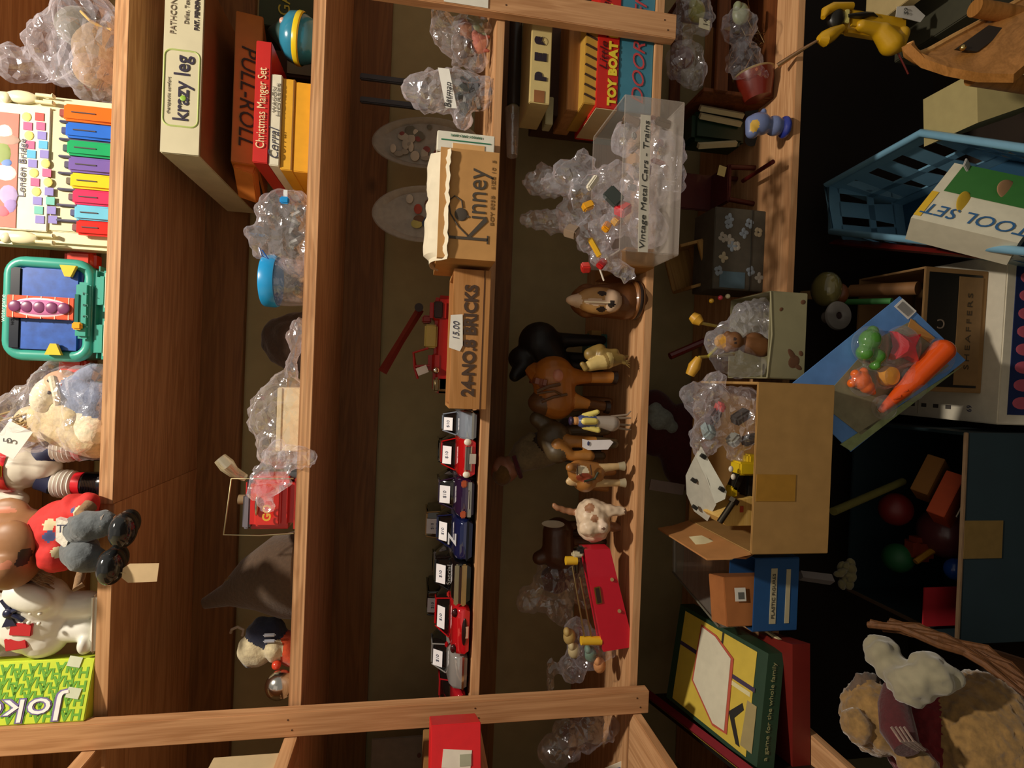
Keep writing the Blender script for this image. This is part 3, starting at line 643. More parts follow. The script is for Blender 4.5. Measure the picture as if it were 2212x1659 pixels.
o = g.build('toy_pieces'); o.location = f.o; tag(o, 'small tan and grey toy pieces in the blue-lidded jar', 'toy pieces', kind='stuff')
# dark pouch behind
f = Fr(740, .20, Z2); t = T('fur_pouch', 'dark brown furry pouch at the back of the second shelf', 'toy', f.o)
blob('body', [('e', f.p(640, 740, 0), (.055, .04, .062), 0), ('e', f.p(660, 705, 0), (.03, .03, .04), 0), ('e', f.p(655, 775, 0), (.03, .03, .03), 0)], [cloth('#3a281c')], .004, 3, t, noise_amp=.006, noise_scale=45)
# long bag with cream box
f = Fr(880, .035, Z2)
t, w, h = cart('cream_box', 'plain cream carton inside a clear bag on the second shelf', 'box', 597, 838, 660, 975, .045, .06, paper('#d9c9a4', .7), Z2, rz=0.0)
bx('box_lid_edge', (0, -.0006, h*.82), (w*.985, .0012, .0012), mat('#a8916a', .7), t)
bag('plastic_bag', 'long clear bag wrapped round the cream carton, neck twisted right', 'bag', f, [((610, 900, .03), (.075, .045, .045)), ((590, 900, .03), (.06, .04, .04)), ((612, 825, .02), (.022, .02, .02)), ((630, 790, .01), (.024, .018, .016)), ((640, 740, .01), (.030, .016, .014)), ((645, 710, .01), (.02, .014, .012)), ((605, 960, .02), (.035, .04, .04))], FILM, .007, 36)
bag('plastic_bag', 'crumpled empty clear bag draped over the red lantern', 'bag', f, [((640, 985, -.035), (.020, .012, .030)), ((600, 1000, -.03), (.030, .012, .030)), ((570, 1030, -.028), (.028, .010, .024)), ((560, 1060, -.028), (.024, .008, .022)), ((595, 1040, -.028), (.026, .008, .026)), ((578, 1090, -.030), (.014, .006, .018))], FILMH, .008, 45, .0035)
# red lantern
f = Fr(1085, .045, Z2); t = T('toy_lantern', 'red plastic toy lantern with square wire bail handle', 'toy', f.o)
rp = plas('#cf2320', .3); o, w, h = fr_box(528, 1035, 634, 1150, .03, Z2)
B().box((0, .02, .046), (w, .065, .076), rp, .010, seg=4).build('body', t)
B().box((0, .02, .004), (w*1.02, .07, .008), plas('#b5281c'), .003).build('base_rim', t)
A, Z = f.p(550, 1045, -.02), f.p(604, 1138, -.02); dr = B().box(((A.x+Z.x)/2, -.016, (A.z+Z.z)/2), (abs(A.x-Z.x), .006, abs(A.z-Z.z)), plas('#d93028', .3), .004).build('front_panel', t)
a = f.p(555, 1092, -.02); B().sph((a.x, -.022, a.z), (.016, .004, .0028), metalm('#d9d4c8', .2)).build('bright_handle', dr)
text('GO', dr, f.p(577, 1108, -.028), .017, plas('#e8b040'), rot='front', bold=.0006)
tp = f.p(531, 1092, -.02); B().box((0, .02, tp.z-.001), (w*.95, .055, .008), mat('#1d1a2a', .4), .003).build('top_plate', t)
B().box((tp.x-.012, -.008, tp.z+.001), (.055, .010, .012), plas('#77727c'), .003).build('grey_grip', t)
B().cyl((0, .02, tp.z), (0, .02, tp.z+.022), .008, plas('#8a7a5c'), n=20).build('top_knob', t)
B().tube([f.p(634, 1034, -.02), f.p(560, 1034, -.02), f.p(500, 1034, -.022), f.p(483, 1155, -.022), f.p(560, 1157, -.02), f.p(634, 1152, -.02)], .0013, metalm('#cfc39a', .3)).build('wire_handle', t)
# plastic toy slide/dish to its upper right
f = Fr(1010, .06, Z2); t = T('clear_scoop', 'small translucent plastic scoop poking up beside the red lantern', 'scoop', f.o)
B().tube([f.p(475, 990, -.02), f.p(490, 1005, -.02), f.p(505, 1020, -.01), f.p(530, 1032, 0)], [.010, .012, .009, .006], film('scoop_film', .35, .7, '#c9c2a0', .1, False), n=16).build('scoop', t)
B().cyl(f.p(650, 1024, 0), f.p(625, 1024, 0), .011, plas('#4c5458', .3), n=20).build('grey_base', t)
# brown paper bag / hat shapes
f = Fr(1240, .12, Z2); t = T('felt_hat', 'limp dark brown felt hat with upright cone on the second shelf', 'hat', f.o)
fm = cloth('#4a3624')
B().tube([f.p(648, 1240, 0), f.p(600, 1245, 0), f.p(540, 1262, 0), f.p(490, 1285, 0), f.p(440, 1304, 0)], [.075, .070, .045, .020, .009], fm, n=28).build('cone', t)
B().quadgrid([[f.p(485+ i*22, 1252-i*12.0, -.02+.01*math.sin(i)), f.p(500+i*22, 1262-i*9, .05), f.p(540+i*14, 1290-i*9, .09)] for i in range(8)], cloth('#6a5232'), .003).build('brim_flap', t)
# duck-like doll in the left corner
f = Fr(1395, .10, Z2); t = T('clown_doll', 'small cream and navy doll with orange skirt in the corner', 'doll', f.o)
blob('body', [('e', f.p(555, 1400, 0), (.032, .028, .030), 0), ('e', f.p(575, 1370, .0), (.030, .026, .034), 1), ('e', f.p(592, 1405, -.02), (.018, .014, .014), 0), ('c', f.p(605, 1385, 0), f.p(632, 1400, 0), .020, .030, 2), ('e', f.p(540, 1425, 0), (.014, .012, .014), 1)], [cloth('#cfc19c'), cloth('#1c2138'), cloth('#c9481e')], .003, 3, t, noise_amp=.003)
B().sph(f.p(597, 1437, -.03), .0075, plas('#d8442a')).build('nose', t)
for yy in (1372, 1385): B().box(f.p(582, yy, -.030), (.006, .004, .020), plas('#b8bcc8'), .002).build('buckle', t)
f = Fr(1478, .05, Z2); t = T('silver_ball', 'shiny silver ball at the left end of the second shelf', 'ball', f.o+Vector((0, 0, 0)))
B().sph((0, 0, .023), .023, metalm('#d4d2cc', .18), u=32, v=20).build('ball', t)
f = Fr(1360, .322, .70); q = Q(512, 1360, .322); t = T('white_hook', 'small curled white hook fixed to the back wall', 'hook', q)
B().tube([(-.006, 0, .012), (.004, -.008, .008), (.010, -.01, -.004), (.004, -.012, -.016), (-.008, -.012, -.014)], .003, plas('#e8e2d2')).build('hook', t)
# left side shelf: a small book
t = T('shoe_box', 'cream box with grey shoe picture on the left side shelf', 'box', QZ(600, 1640, Z2)+Vector((-.055, -.02, 0)))
bx('body', (0, 0, .047), (.10, .085, .094), paper('#c8b48c', .6), t, .001)
bx('picture', (0, -.043, .045), (.075, .001, .045), paper('#b09a78'), t); B().sph((.004, -.044, .034), (.030, .001, .016), mat('#6a5c4a', .6)).build('shoe_picture', t)
bx('red_mark', (.034, -.0435, .080), (.014, .001, .012), paper('#9c4a3a'), t)
# ============================================================ MIDDLE SHELF
Z3 = ZS[3]
f = Fr(80, .05, Z3)
bag('plastic_bag', 'clear bag of small brown animals at the right end of the car shelf', 'bag', f, [((1010, 95, 0), (.042, .04, .038)), ((975, 75, 0), (.032, .025, .034)), ((1020, 60, 0), (.03, .035, .03)), ((950, 45, -.01), (.026, .014, .018)), ((1030, 130, 0), (.022, .02, .02)), ((990, 130, 0), (.014, .012, .016))], FILM, .008, 36)
for (x, y, c, l) in ((1010, 70, '#7a4a2c', 'brown'), (1035, 95, '#a85a48', 'dusty red'), (1000, 105, '#5c4632', 'dark olive'), (1030, 60, '#6d7a58', 'pale green')):
    o = T('toy_animal', l + ' toy animal lump in the bag at the right end of the car shelf', 'toy', f.o, group='toy animals in the bag')
    q = f.p(x, y, .0); blob('body', [('e', q, (.016, .014, .013), 0), ('e', q+Vector((.012, -.004, .010)), (.008, .008, .008), 0), ('c', q+Vector((-.01, 0, 0)), q+Vector((-.012, -.004, -.016)), .004, .003, 0), ('c', q+Vector((.01, 0, 0)), q+Vector((.012, -.004, -.016)), .004, .003, 0)], [mat(c, .7)], .002, 2, o)
f = Fr(200, .03, Z3)
t = bag('plastic_bag', 'clear bag of grey parts with a handwritten white label strip', 'bag', f, [((990, 200, 0), (.042, .035, .040)), ((935, 200, 0), (.038, .03, .038)), ((905, 190, 0), (.022, .026, .030)), ((1030, 200, 0), (.030, .035, .040)), ((1000, 245, 0), (.03, .03, .016))], FILMH, .008, 36)
a, b_ = f.p(958, 148, -.032), f.p(975, 234, -.036); B().quadgrid([[a+Vector((.0, 0, .009)), b_+Vector((0, 0, .009))], [a-Vector((0, .001, .009)), b_-Vector((0, .001, .009))]], paper('#efece4'), .0006).build('label_strip', t)
text('Batman', t, f.p(968, 205, -.0375), .015, mat('#3c3a3c', .7), sx=.9, shear=.2)
o = T('grey_parts', 'heap of dark grey toy parts in the labelled bag', 'toy parts', f.o); g = B()
for k in range(14): g.box(f.p(random.uniform(975, 1035), random.uniform(165, 240), random.uniform(-.01, .02)), (.02, .008, .010), mat(random.choice(['#3c4440', '#55534c', '#28302c', '#6c6a60']), .5), .001, rot=(random.random()*3, random.random()*3, 0))
o2 = g.build('pieces', o); o['kind'] = 'stuff'
for yy, d in ((165, 'right'), (215, 'left')):
    q = Q(775, yy, .26); b2 = B().box((0, 0, 0), (.012, .01, .135), mat('#4a4f58', .5), .002).build('slat'); b2.location = q-Vector((0, 0, .07)); tag(b2, 'dim blue-grey upright slat, the %s one of two behind the labelled bag' % d, 'slat', 'blue-grey slats')
for (y0, y1, lab, cs) in ((232, 345, 'grey oval plate with busy white and red picture at the back of the car shelf', ['#8a8478', '#a09a8c', '#7a3a34', '#5c5a4c', '#b0a898']), (385, 510, 'oval plate with red and blue figures leaning on the back wall', ['#b5aea0', '#a5402c', '#3c4a66', '#6a4a34', '#b8b060'])):
    A = Q(800, (y0+y1)/2, .17); Zz = Vector((A.x, .17, Z3)); w = abs(Q(880, y0, .17).x-Q(880, y1, .17).x)/2; hh = (A.z-Z3)/2
    t = T('oval_plate', lab, 'plate', Zz); rot = (math.radians(90-10), 0, 0)
    rr = []
    g = B(); ring = [(0, 0), (w*.80, 0), (w*.86, .004), (w*.97, .008), (w, .007), (w*.97, .004), (w*.8, -.003), (0, -.003)]
    g.lathe(ring, (0, 0, 0), mat('#8c877c' if y0 < 300 else '#99948a', .4, var=.12, scale=90), M=Matrix.Translation((0, .02, hh)) @ Matrix.Rotation(rot[0], 4, 'X') @ Matrix.Diagonal((1, hh/w, 1, 1)), n=48); g.build('dish', t)
    g = B(); random.seed(y0)
    for k in range(26 if y0 < 300 else 9):
        an, r = random.random()*6.28, random.random()**.5*.72; x, z = r*w*math.cos(an), r*hh*math.sin(an)
        g.sph((x, .0155-z*.0+z*.17, hh+z), (random.uniform(.005, .012), .001, random.uniform(.005, .011)) if y0 < 300 else (random.uniform(.008, .016), .001, random.uniform(.007, .013)), mat(cs[k % 5], .6), u=10, v=6, rot=(math.radians(-10), 0, 0))
    g.build('picture', t)
random.seed(11)
# small white/green card pack
t, w, h = cart('card_pack', 'small white and green card pack beside the tan shoebox', 'box', 944, 286, 1048, 330, -.03, .03, paper('#e9e6d6', .5), Z3)
for z, hh, c in ((.8, .04, '#2f7a58'), (.55, .06, '#8ab0a0'), (.25, .30, '#d9a05a')):
    bx('printed_band', (.004, -.0006, h*.5), (w*.8*hh*4 if hh > .1 else .0015, .0010, h*.86), paper(c), t) if False else None
bx('green_line', (.002, -.0006, h*.5), (.0018, .001, h*.86), paper('#2f7a58'), t); bx('tan_print', (-.008, -.0006, h*.45), (.012, .001, h*.55), paper('#dfae70'), t)
text('FAMOUS CARD GAME', t, (.010, -.0012, h*.5), .005, mat('#3a7a60', .6), rot='up')
# tan shoebox with white paper lining
t, w, h = cart('shoebox', 'tan open shoebox with large dark lettering and white tissue paper inside', 'box', 948, 323, 1072, 560, -.092, .15, board('#c08a4a'), Z3, bev=.001)
bpy.data.objects.remove(bpy.data.objects[[c.name for c in t.children][0]])
bm_ = board('#c4935a'); th = .003
for nm, c, d in (('front_panel', (0, th/2, h/2), (w, th, h)), ('rear_panel', (0, .15-th/2, h/2), (w, th, h)), ('left_side', (-w/2+th/2, .075, h/2), (th, .144, h)), ('right_side', (w/2-th/2, .075, h/2), (th, .144, h)), ('bottom_panel', (0, .075, th/2), (w-.007, .143, th))):
    bx(nm, c, d, bm_, t)
ink = mat('#4b4238', .7)
text('inney', t, (w*.10, -.0008, h*.36), .044, ink, fit=w*.46)
g = B(); kx = -w*.31
g.box((kx, -.0006, h*.49), (.004, .0010, .058), ink).box((kx, -.0006, h*.49+.029), (.012, .001, .0022), ink).box((kx, -.0006, h*.49-.029), (.012, .001, .0022), ink)
g.prism([(kx+.001, -.001, h*.5-.004), (kx+.001, -.001, h*.5+.002), (kx+.034, -.001, h*.5-.026), (kx+.027, -.001, h*.5-.029)], (0, .0008, 0), ink)
g.tube([(kx+.004+.0, -.0009, h*.50), (kx+.016, -.0009, h*.66), (kx+.034, -.0009, h*.80), (kx+.052, -.0009, h*.84), (kx+.060, -.0009, h*.74), (kx+.054, -.0009, h*.62), (kx+.044, -.0009, h*.60)], .0010, ink, n=6)
g.sph((kx+.034, -.0008, h*.62), (.0095, .0008, .0095), ink); g.build('emblem', t)
text('BOY 803B   SIZE 10  5', t, (.02, -.0008, .008), .007, mat('#8a6a40', .7), fit=w*.6)
P = []
for i in range(12):
    u = i/11; row = []
    for j in range(26):
        v = j/25; x = -w*.52+v*w*1.0; z = h+.017*math.sin(u*3.1)+.006*noise.noise(Vector((v*9, u*3, 1))) - .006*(v < .08); y = -.006+u*.10
        if u < .25: z = h-.014+u*.09+.004*noise.noise(Vector((v*14, 2, 4)))
        row.append((x, y+.004*noise.noise(Vector((v*11, u*5, 3))), z))
    P.append(row)
B().quadgrid(P, paper('#d4cab2', .8), .0008).build('tissue_paper', t, ang=25)
# brick box
t = T('brick_box', 'wooden dovetailed box lettered 24-NO.8 BRICKS with price sticker', 'box', fr_box(978, 582, 1058, 884, -.050, Z3)[0]); o, w, h = fr_box(975, 582, 1057, 884, -.05, Z3)
bw = wood('box_wood', '#a8743f', '#bf8a55', 0, .8); th = .006; dp = .105
for nm, c, d in (('front_panel', (0, th/2, h/2), (w, th, h)), ('rear_panel', (0, dp-th/2, h/2), (w, th, h)), ('end_panel', (-w/2+th/2, dp/2, h/2), (th, dp-2*th, h)), ('end_panel', (w/2-th/2, dp/2, h/2), (th, dp-2*th, h)), ('bottom_panel', (0, dp/2, .003), (w-2*th, dp-2*th, .006))):
    bx(nm, c, d, bw, t, .0006)
bx('groove', (0, -.0003, .010), (w*.995, .0008, .0014), mat('#4f2f18', .8), t)
tt = text('24-NO.8 BRICKS', t, (-.002, -.0010, h*.50), .027, mat('#4a3527', .7), fit=w*.80, bold=.0010)
a = Q(985, 715, -.05)-t.location; st = B().prism([a+Vector((-.031, -.0022, -.007)), a+Vector((-.026, -.0022, .010)), a+Vector((.024, -.0022, .009)), a+Vector((.026, -.0022, -.009)), a+Vector((-.022, -.0022, -.011))], (0, .0006, 0), paper('#e9e4da')).build('price_sticker', t)
text('15.00', st, a+Vector((0, -.0028, 0)), .013, mat('#4a4a5c', .6), shear=.2)
# red crane truck
f = Fr(745, .12, Z3); t = T('crane_truck', 'worn red toy fire truck with raised boom behind the brick box', 'toy truck', f.o)
rd = plas('#b3201b', .3); rd2 = plas('#8c1f1a', .45)
def pb(x0, x1, y0, y1, d0, d1, m, name, bev=.004, parent=None, lab=None):
    a, c = f.p(x0, y0, d0), f.p(x1, y1, d0); dd = (f.p(x0, y0, d1)-a).y
    return B().box(((a.x+c.x)/2, a.y+(d1-d0)/2, (a.z+c.z)/2), (abs(a.x-c.x), d1-d0, abs(a.z-c.z)), m, bev, seg=3).build(name, parent or t, label=lab)
pb(942, 1012, 636, 852, 0, .06, rd, 'chassis', .008); cb = pb(930, 975, 640, 700, -.003, .058, rd, 'cab', .010)
pb(938, 956, 650, 688, -.006, -.002, mat('#2c1a16', .3), 'cab_window', .002, cb)
pb(918, 944, 700, 752, .0, .05, plas('#c9b35a', .5), 'yellow_body', .003); pb(926, 962, 752, 815, -.002, .055, rd, 'hood', .012)
pb(940, 975, 808, 852, .0, .05, plas('#9c7a50', .4), 'brown_nose', .008)
pb(912, 932, 680, 698, .01, .04, rd2, 'boom_base', .003)
B().tube([f.p(908, 668, .03), f.p(865, 738, .03), f.p(826, 804, .03)], [.0075, .0070, .0085], mat('#7c2a1f', .5), n=4).build('boom', t)
B().cyl(f.p(905, 664, .015), f.p(905, 664, .045), .008, mat('#2a1816', .5)).build('boom_pivot', t)
B().tube([f.p(925, 752, .0), f.p(893, 762, .0), f.p(895, 792, 0), f.p(902, 818, 0)], .0022, rd).tube([f.p(893, 762, .04), f.p(902, 818, .04)], .0022, rd).tube([f.p(893, 762, 0), f.p(893, 762, .04)], .0022, rd).tube([f.p(928, 790, 0), f.p(896, 791, 0), f.p(896, 791, .04)], .0022, rd).build('ladder_rack', t)
B().sph(f.p(942, 800, -.004), .0065, metalm('#d8cfc0', .2)).build('headlight', t)
pb(936, 950, 815, 848, -.01, 0, metalm('#8a7a5a', .35), 'winch_drum', .004)
for yy in (665, 800):
    for d in (.0, .055): B().cyl(f.p(1012, yy, d-.006), f.p(1012, yy, d+.006), .014, mat('#1a1614', .6), n=24).build('wheel', t)
st = B().box(f.p(912, 800, -.006), (.014, .0008, .020), paper('#efeae2'), rot=(0, -.4, 0)).build('price_tag', t)

# ------------------------------------------------------------ die-cast cars
GLS = mat('#12100f', .08, var=0, coat=.6); TYR = mat('#0d0c0c', .6); CHR = metalm('#d8d2c6', .15)
def car(lab, y0, y1, xt, xb, Y, h, kind='sedan', face='grille', Ln=.17, word=None, lab2='$10', z=Z3, rz=0.0, tone=None, sticker=True):
    xm = (xt+xb)/2; l, r = Q(xm, y1, Y), Q(xm, y0, Y); w = r.x-l.x; ht = Q(xt, (y0+y1)/2, Y+.03).z-z
    f = T('toy_car', lab, 'toy car', ((l.x+r.x)/2, Y, z), rz, 'die-cast toy cars on the middle shelf'); P = mat(h, .10, var=.02, coat=1.0, metal=.25) if not tone else tone
    bh = ht*(.60 if kind != 'jeep' else .62); hw = w/2; zb = .006
    def sec(y, a, z1, z2, r1): return [(-a*.86, y, zb), (-a*.98, y, zb+.006), (-a, y, z1*.55), (-a*.95, y, z1*.92), (-a*.82, y, z1), (-r1, y, z2), (r1, y, z2), (a*.82, y, z1), (a*.95, y, z1*.92), (a, y, z1*.55), (a*.98, y, zb+.006), (a*.86, y, zb)]
    S = [(0, .90, .62, .62), (.03, .96, .80, .81), (.10, 1, .92, .93), (.26, 1, .98, .99), (.30, 1, 1, 1.01), (.90, 1, 1.0, 1.01), (.97, .96, .88, .89), (1, .88, .68, .69)]
    b = B(); b.loft([sec(s[0]*Ln, hw*s[1], bh*s[2], bh*s[3], hw*.75) for s in S], P); b.build('car_body', f, ang=50)
    fy = {'sedan': (.30, .42, .70, .88), 'wagon': (.28, .36, .86, .95), 'jeep': (.22, .26, .92, .96), 'coupe': (.34, .50, .66, .90)}[kind]; rw = .68 if kind != 'jeep' else .86
    def cab(y, a, z2, zz): return [(-a, y, bh*.97), (-a*.90, y, (bh+z2)/2), (-a*rw*1.04, y, z2-.002), (-a*rw*.9, y, z2), (a*rw*.9, y, z2), (a*rw*1.04, y, z2-.002), (a*.90, y, (bh+z2)/2), (a, y, bh*.97)]
    a = hw*.84
    b = B(); b.loft([cab(fy[0]*Ln, a, bh+.002, 0), cab(fy[1]*Ln, a, ht-.003, 0), cab((fy[1]+fy[2])/2*Ln, a, ht-.001, 0), cab(fy[2]*Ln, a, ht-.003, 0), cab(fy[3]*Ln, a, bh+.002, 0)], GLS); b.build('window_glass', f, ang=45)
    b = B(); b.box((0, (fy[1]+fy[2])/2*Ln, ht-.0012), (a*rw*1.96, (fy[2]-fy[1])*Ln*1.04, .004), P, .0018)
    for s in (-1, 1): b.tube([(s*a*.98, fy[0]*Ln, bh), (s*a*rw*1.02, fy[1]*Ln, ht-.001)], .0012, P, n=6)
    b.build('roof', f)
    for s in (-1, 1):
        for yy in (.18, .80): wl = B().cyl((s*(hw*.80), yy*Ln, .0125), (s*(hw*1.01), yy*Ln, .0125), .0125, TYR, n=24).build('wheel', f); B().cyl((s*hw*1.0, yy*Ln, .0125), (s*hw*1.02, yy*Ln, .0125), .0075, CHR, n=16).build('hubcap', wl)
    zb2 = bh*.42
    if face == 'grille':
        b = B().box((0, -.001, bh*.50), (hw*1.15, .002, bh*.26), mat('#26201e', .3), .0006)
        for k in range(5): b.box((0, -.0026, bh*(.40+k*.05)), (hw*1.12, .001, .0007), CHR)
        b.tube([(-hw*.62, -.002, bh*.36), (-hw*.62, -.002, bh*.64), (hw*.62, -.002, bh*.64), (hw*.62, -.002, bh*.36)], .0009, CHR, closed=True, n=6); b.build('grille', f)
        B().box((0, -.005, bh*.30), (.017, .0018, .011), mat('#b9b2a8', .5), .0005).build('licence_plate', f)
        for s in (-1, 1): B().sph((s*hw*.80, .0005, bh*.55), (.0058, .004, .0062), plas('#efe8d8', .1)).build('headlight', f)
    elif face == 'chrome':
        for s in (-1, 1): B().box((s*hw*.78, -.0005, bh*.62), (.012, .004, .010), plas('#b5522c', .2), .002).build('tail_light', f)
        B().box((0, -.003, bh*.36), (w*.98, .008, .006), CHR, .003).build('bumper', f); B().tube([(-hw*.45, -.008, bh*.40), (hw*.45, -.008, bh*.40)], .0016, CHR).build('bumper_bar', f)
    elif face == 'double':
        B().box((0, -.003, bh*.78), (w*.96, .005, .0075), metalm('#c8bfa6', .25), .002).build('upper_trim', f); B().box((0, -.004, bh*.46), (w*.98, .007, .0085), metalm('#d8b98a', .25), .002).build('bumper', f)
        B().box((0, -.006, bh*.62), (w*.85, .002, .004), mat('#3a2018', .3)).build('light_strip', f)
    elif face == 'smile':
        for s in (-1, 1): B().sph((s*hw*.72, .006, bh*.86), (.0075, .004, .0055), mat('#3c0d10', .2)).build('headlight', f); B().box((s*hw*1.06, .052, bh*1.10), (.010, .006, .006), P, .002).build('side_mirror', f)
        B().sph((0, .0, bh*.40), (hw*.55, .004, .0045), mat('#230a0c', .3)).build('air_intake', f); B().box((0, -.0025, bh*.30), (.019, .0016, .006), mat('#d9a890', .5)).build('licence_plate', f)
    elif face == 'plain':
        B().box((0, -.001, bh*.34), (w*.94, .005, .0035), CHR, .0015).build('bumper', f)
    elif face == 'zz':
        text('Z', f, (0, .008, bh*1.04), .020, mat('#c8c8d0', .3), R=Matrix(((1, 0, 0), (0, .45, -.9), (0, .9, .45))), sx=1.5, bold=.0006)
        B().box((0, .0, bh*.38), (w*.96, .006, .004), mat('#0c1020', .3), .0015).build('bumper', f)
    if word: text(word, f, (0, fy[0]*Ln*.9, bh*1.03), .010, mat('#8a8a88', .4), R=Matrix(((1, 0, 0), (0, .45, -.9), (0, .9, .45))), sx=1.3)
    if sticker:
        yy = (fy[0]+fy[1])/2*Ln; zz = (bh+ht)/2+.001; n_ = Vector((0, -(ht-bh), (fy[1]-fy[0])*Ln)).normalized(); Rm = Matrix((Vector((1, 0, 0)), n_.cross(Vector((1, 0, 0))), n_)).transposed()
        c = Vector((-hw*.08, yy-.002, zz+.001)); s_ = B().box((0, 0, 0), (w*.46, (ht-bh)*.80, .0006), paper('#f1eef2')).build('price_sticker', f); s_.location = c; s_.rotation_euler = Rm.to_euler()
        text(lab2, s_, (0, 0, .0006), .0085, mat('#44465c', .6), R=Matrix.Identity(3))
    return f
car('silver-blue toy car with white bonnet stripe next to the brick box', 888, 952, 958, 1029, .02, '#8d97a6', 'sedan', 'plain', word='')
car('red toy car with chrome grille between silver-blue and purple cars', 946, 1034, 955, 1027, .02, '#c8141a', 'sedan', 'grille')
car('dark purple toy car with chrome rear bumper, third from the brick box', 1036, 1121, 949, 1027, .018, '#2e1a3c', 'wagon', 'chrome')
car('deep blue toy car with a letter Z on its tail', 1122, 1214, 946, 1024, .020, '#141f4e', 'coupe', 'zz')
car('black toy car with double chrome trim, beside the blue Z car', 1216, 1308, 940, 1017, .020, '#0f0f12', 'sedan', 'double', word='Special')
car('bright red toy sports car with dark mouth and wing mirrors', 1312, 1420, 942, 1014, .012, '#cc1822', 'coupe', 'smile')
car('silver toy car with rounded tail near the left post', 1416, 1494, 933, 1010, .022, '#9b9894', 'sedan', 'plain')
car('red toy car mostly hidden behind the left post', 1499, 1570, 950, 1008, .030, '#c2202c', 'sedan', 'plain', sticker=False)
car('dark green toy car in the back row behind the red grille car', 938, 1024, 948, 1012, .16, '#1c2018', 'wagon', 'plain', Ln=.16)
car('yellow and black toy jeep showing above the purple and blue cars', 1106, 1178, 920, 1005, .19, '#a87814', 'jeep', 'plain', Ln=.13)
car('grey-green toy car in the back row behind the black car', 1196, 1272, 935, 1003, .20, '#2a3026', 'sedan', 'plain', Ln=.13)
car('black toy van in the back row behind the red sports car', 1284, 1352, 922, 1000, .19, '#0c0c0a', 'jeep', 'plain', Ln=.14)
# sticker on the right post
t = T('price_label', 'off-white price label stuck near the top of the right post', 'label', Q(1015, 8, -.0205))
B().quadgrid([[(-.024+.0*j, -.0002, .052-.006*j) for j in range(2)], [(.028, -.0002, .050), (.028, -.0002, -.046)]], paper('#e4e0d2'), .0006).build('label_paper', t) if False else B().box((.012, -.0004, .006), (.030, .0006, .070), paper('#e4e0d2')).build('label_paper', t)
# left side shelf, car level
t = T('red_box', 'bright red box with white price label on the left side shelf', 'box', (XAT(1622, -.11, Z3), -.11, Z3), .38)
bx('body', (0, 0, .035), (.085, .07, .070), paper('#dd1f26', .45), t, .001); st = bx('price_label', (0, -.0355, .034), (.022, .0008, .040), paper('#e6dccb'), t, rot=(0, .1, 0)); text('10', st, (0, -.001, .008), .013, mat('#3a3a4a', .6)); bx('barcode', (-.002, -.0363, .022), (.014, .0006, .016), mat('#a8a890', .6), t)
t, w, h = cart('picture_card', 'dull grey illustrated card standing behind the left post', 'card', 800, 1592, 950, 1760, .18, .004, mat('#7a7468', .6, var=.1), Z3)
g = B()
for k in range(7): g.sph((random.uniform(-.3, .3)*w, -.001, h*random.uniform(.15, .8)), (.005, .0006, .004), mat('#5c3a32', .7), u=8, v=5)
g.build('faded_print', t)
t, w, h = cart('tan_box', 'tan cardboard box low behind the red box on the side shelf', 'box', 852, 1640, 946, 1740, .03, .08, board('#a87f4c'), None)
t.location.z = Z3; bpy.data.objects[t.children[0].name].scale = (1, 1, 1)
t = T('toy_car', 'dark red and black toy car tucked behind the red box', 'toy car', Q(985, 1578, .06)); t.location.z = Z3
B().box((-.01, .03, .022), (.05, .07, .032), plas('#2a1216'), .008).build('car_body', t); B().box((-.01, .03, .042), (.04, .035, .016), plas('#7c1018'), .006).build('roof', t)
for s in (-1, 1):
    for y_ in (.008, .052): B().cyl((-.01+s*.018, y_, .010), (-.01+s*.026, y_, .010), .010, TYR).build('wheel', t)
# ============================================================ FOURTH SHELF
Z4 = ZS[4]
# things at the right: tube, letter box, blocks, stacked toy boxes
f = Fr(150, .14, Z4)
t = T('dark_tube', 'long dark plastic-wrapped tube lying high behind the letter box', 'tube', Q(1114, 60, .12))
B().cyl((.06, 0, 0), (-.145, -.0, -.001), .012, mat('#3a3530', .35), n=20).sph((-.150, -.002, -.001), .010, mat('#8a8064', .5)).build('tube', t)
B().cyl((-.150, 0, 0), (-.24, -.005, -.002), .014, film('tube_wrap', .2, .6, '#a9a49a', .15), r1=.010, n=20).build('wrapping', t)
t, w, h = cart('letter_box', 'cream box with hand-cut letters P E S propped on a pile', 'box', 1148, -20, 1192, 224, .02, .10, paper('#cdb87c', .6), None)
for s_, yy in (('S', 88), ('E', 124), ('P', 166)):
    a = Q(1169, yy, .019)-t.location; text(s_, t, (a.x, -.0012, a.z), .024, mat('#241826', .6), bold=.0022, sx=1.0)
a = Q(1165, 208, .019)-t.location; bx('brown_stain', (a.x, -.0006, a.z), (.020, .0008, .018), mat('#8f5a30', .7), t)
PB = t
t, w, h = cart('wooden_block', 'bare tan wooden block on the pile under the letter box', 'block', 1228, 20, 1262, 240, .045, .10, wood('block_wood', '#9c6c3c', '#b58450', 0, .8), None)
zb_block = t.location.z
t2 = T('long_game_box', 'brown long game box standing dark behind the wooden block', 'box', (t.location.x+.08, .10, Z4)); bx('body', (0, .06, (PB.location.z-Z4)/2), (.30, .10, PB.location.z-Z4-.001), mat('#4a3020', .7), t2, .001)
t3 = T('pale_block', 'narrow pale block end showing past the letter box', 'block', Q(1185, 265, .09)); bx('body', (.02, .01, 0), (.05, .03, .014), paper('#b8b48a'), t3, .001)
t, w, h = cart('comb_box', 'yellow box side with dark slanting stripes above the red toy boat box', 'box', 1264, 20, 1292, 225, .012, .11, paper('#b98f38', .6), None)
for k in range(9): bx('dark_stripe', (-w/2+.012+k*w*.105, -.0008, h*.5), (.0035, .001, h*1.02), mat('#3a2413', .7), t, rot=(0, .35, 0))
zc = t.location.z
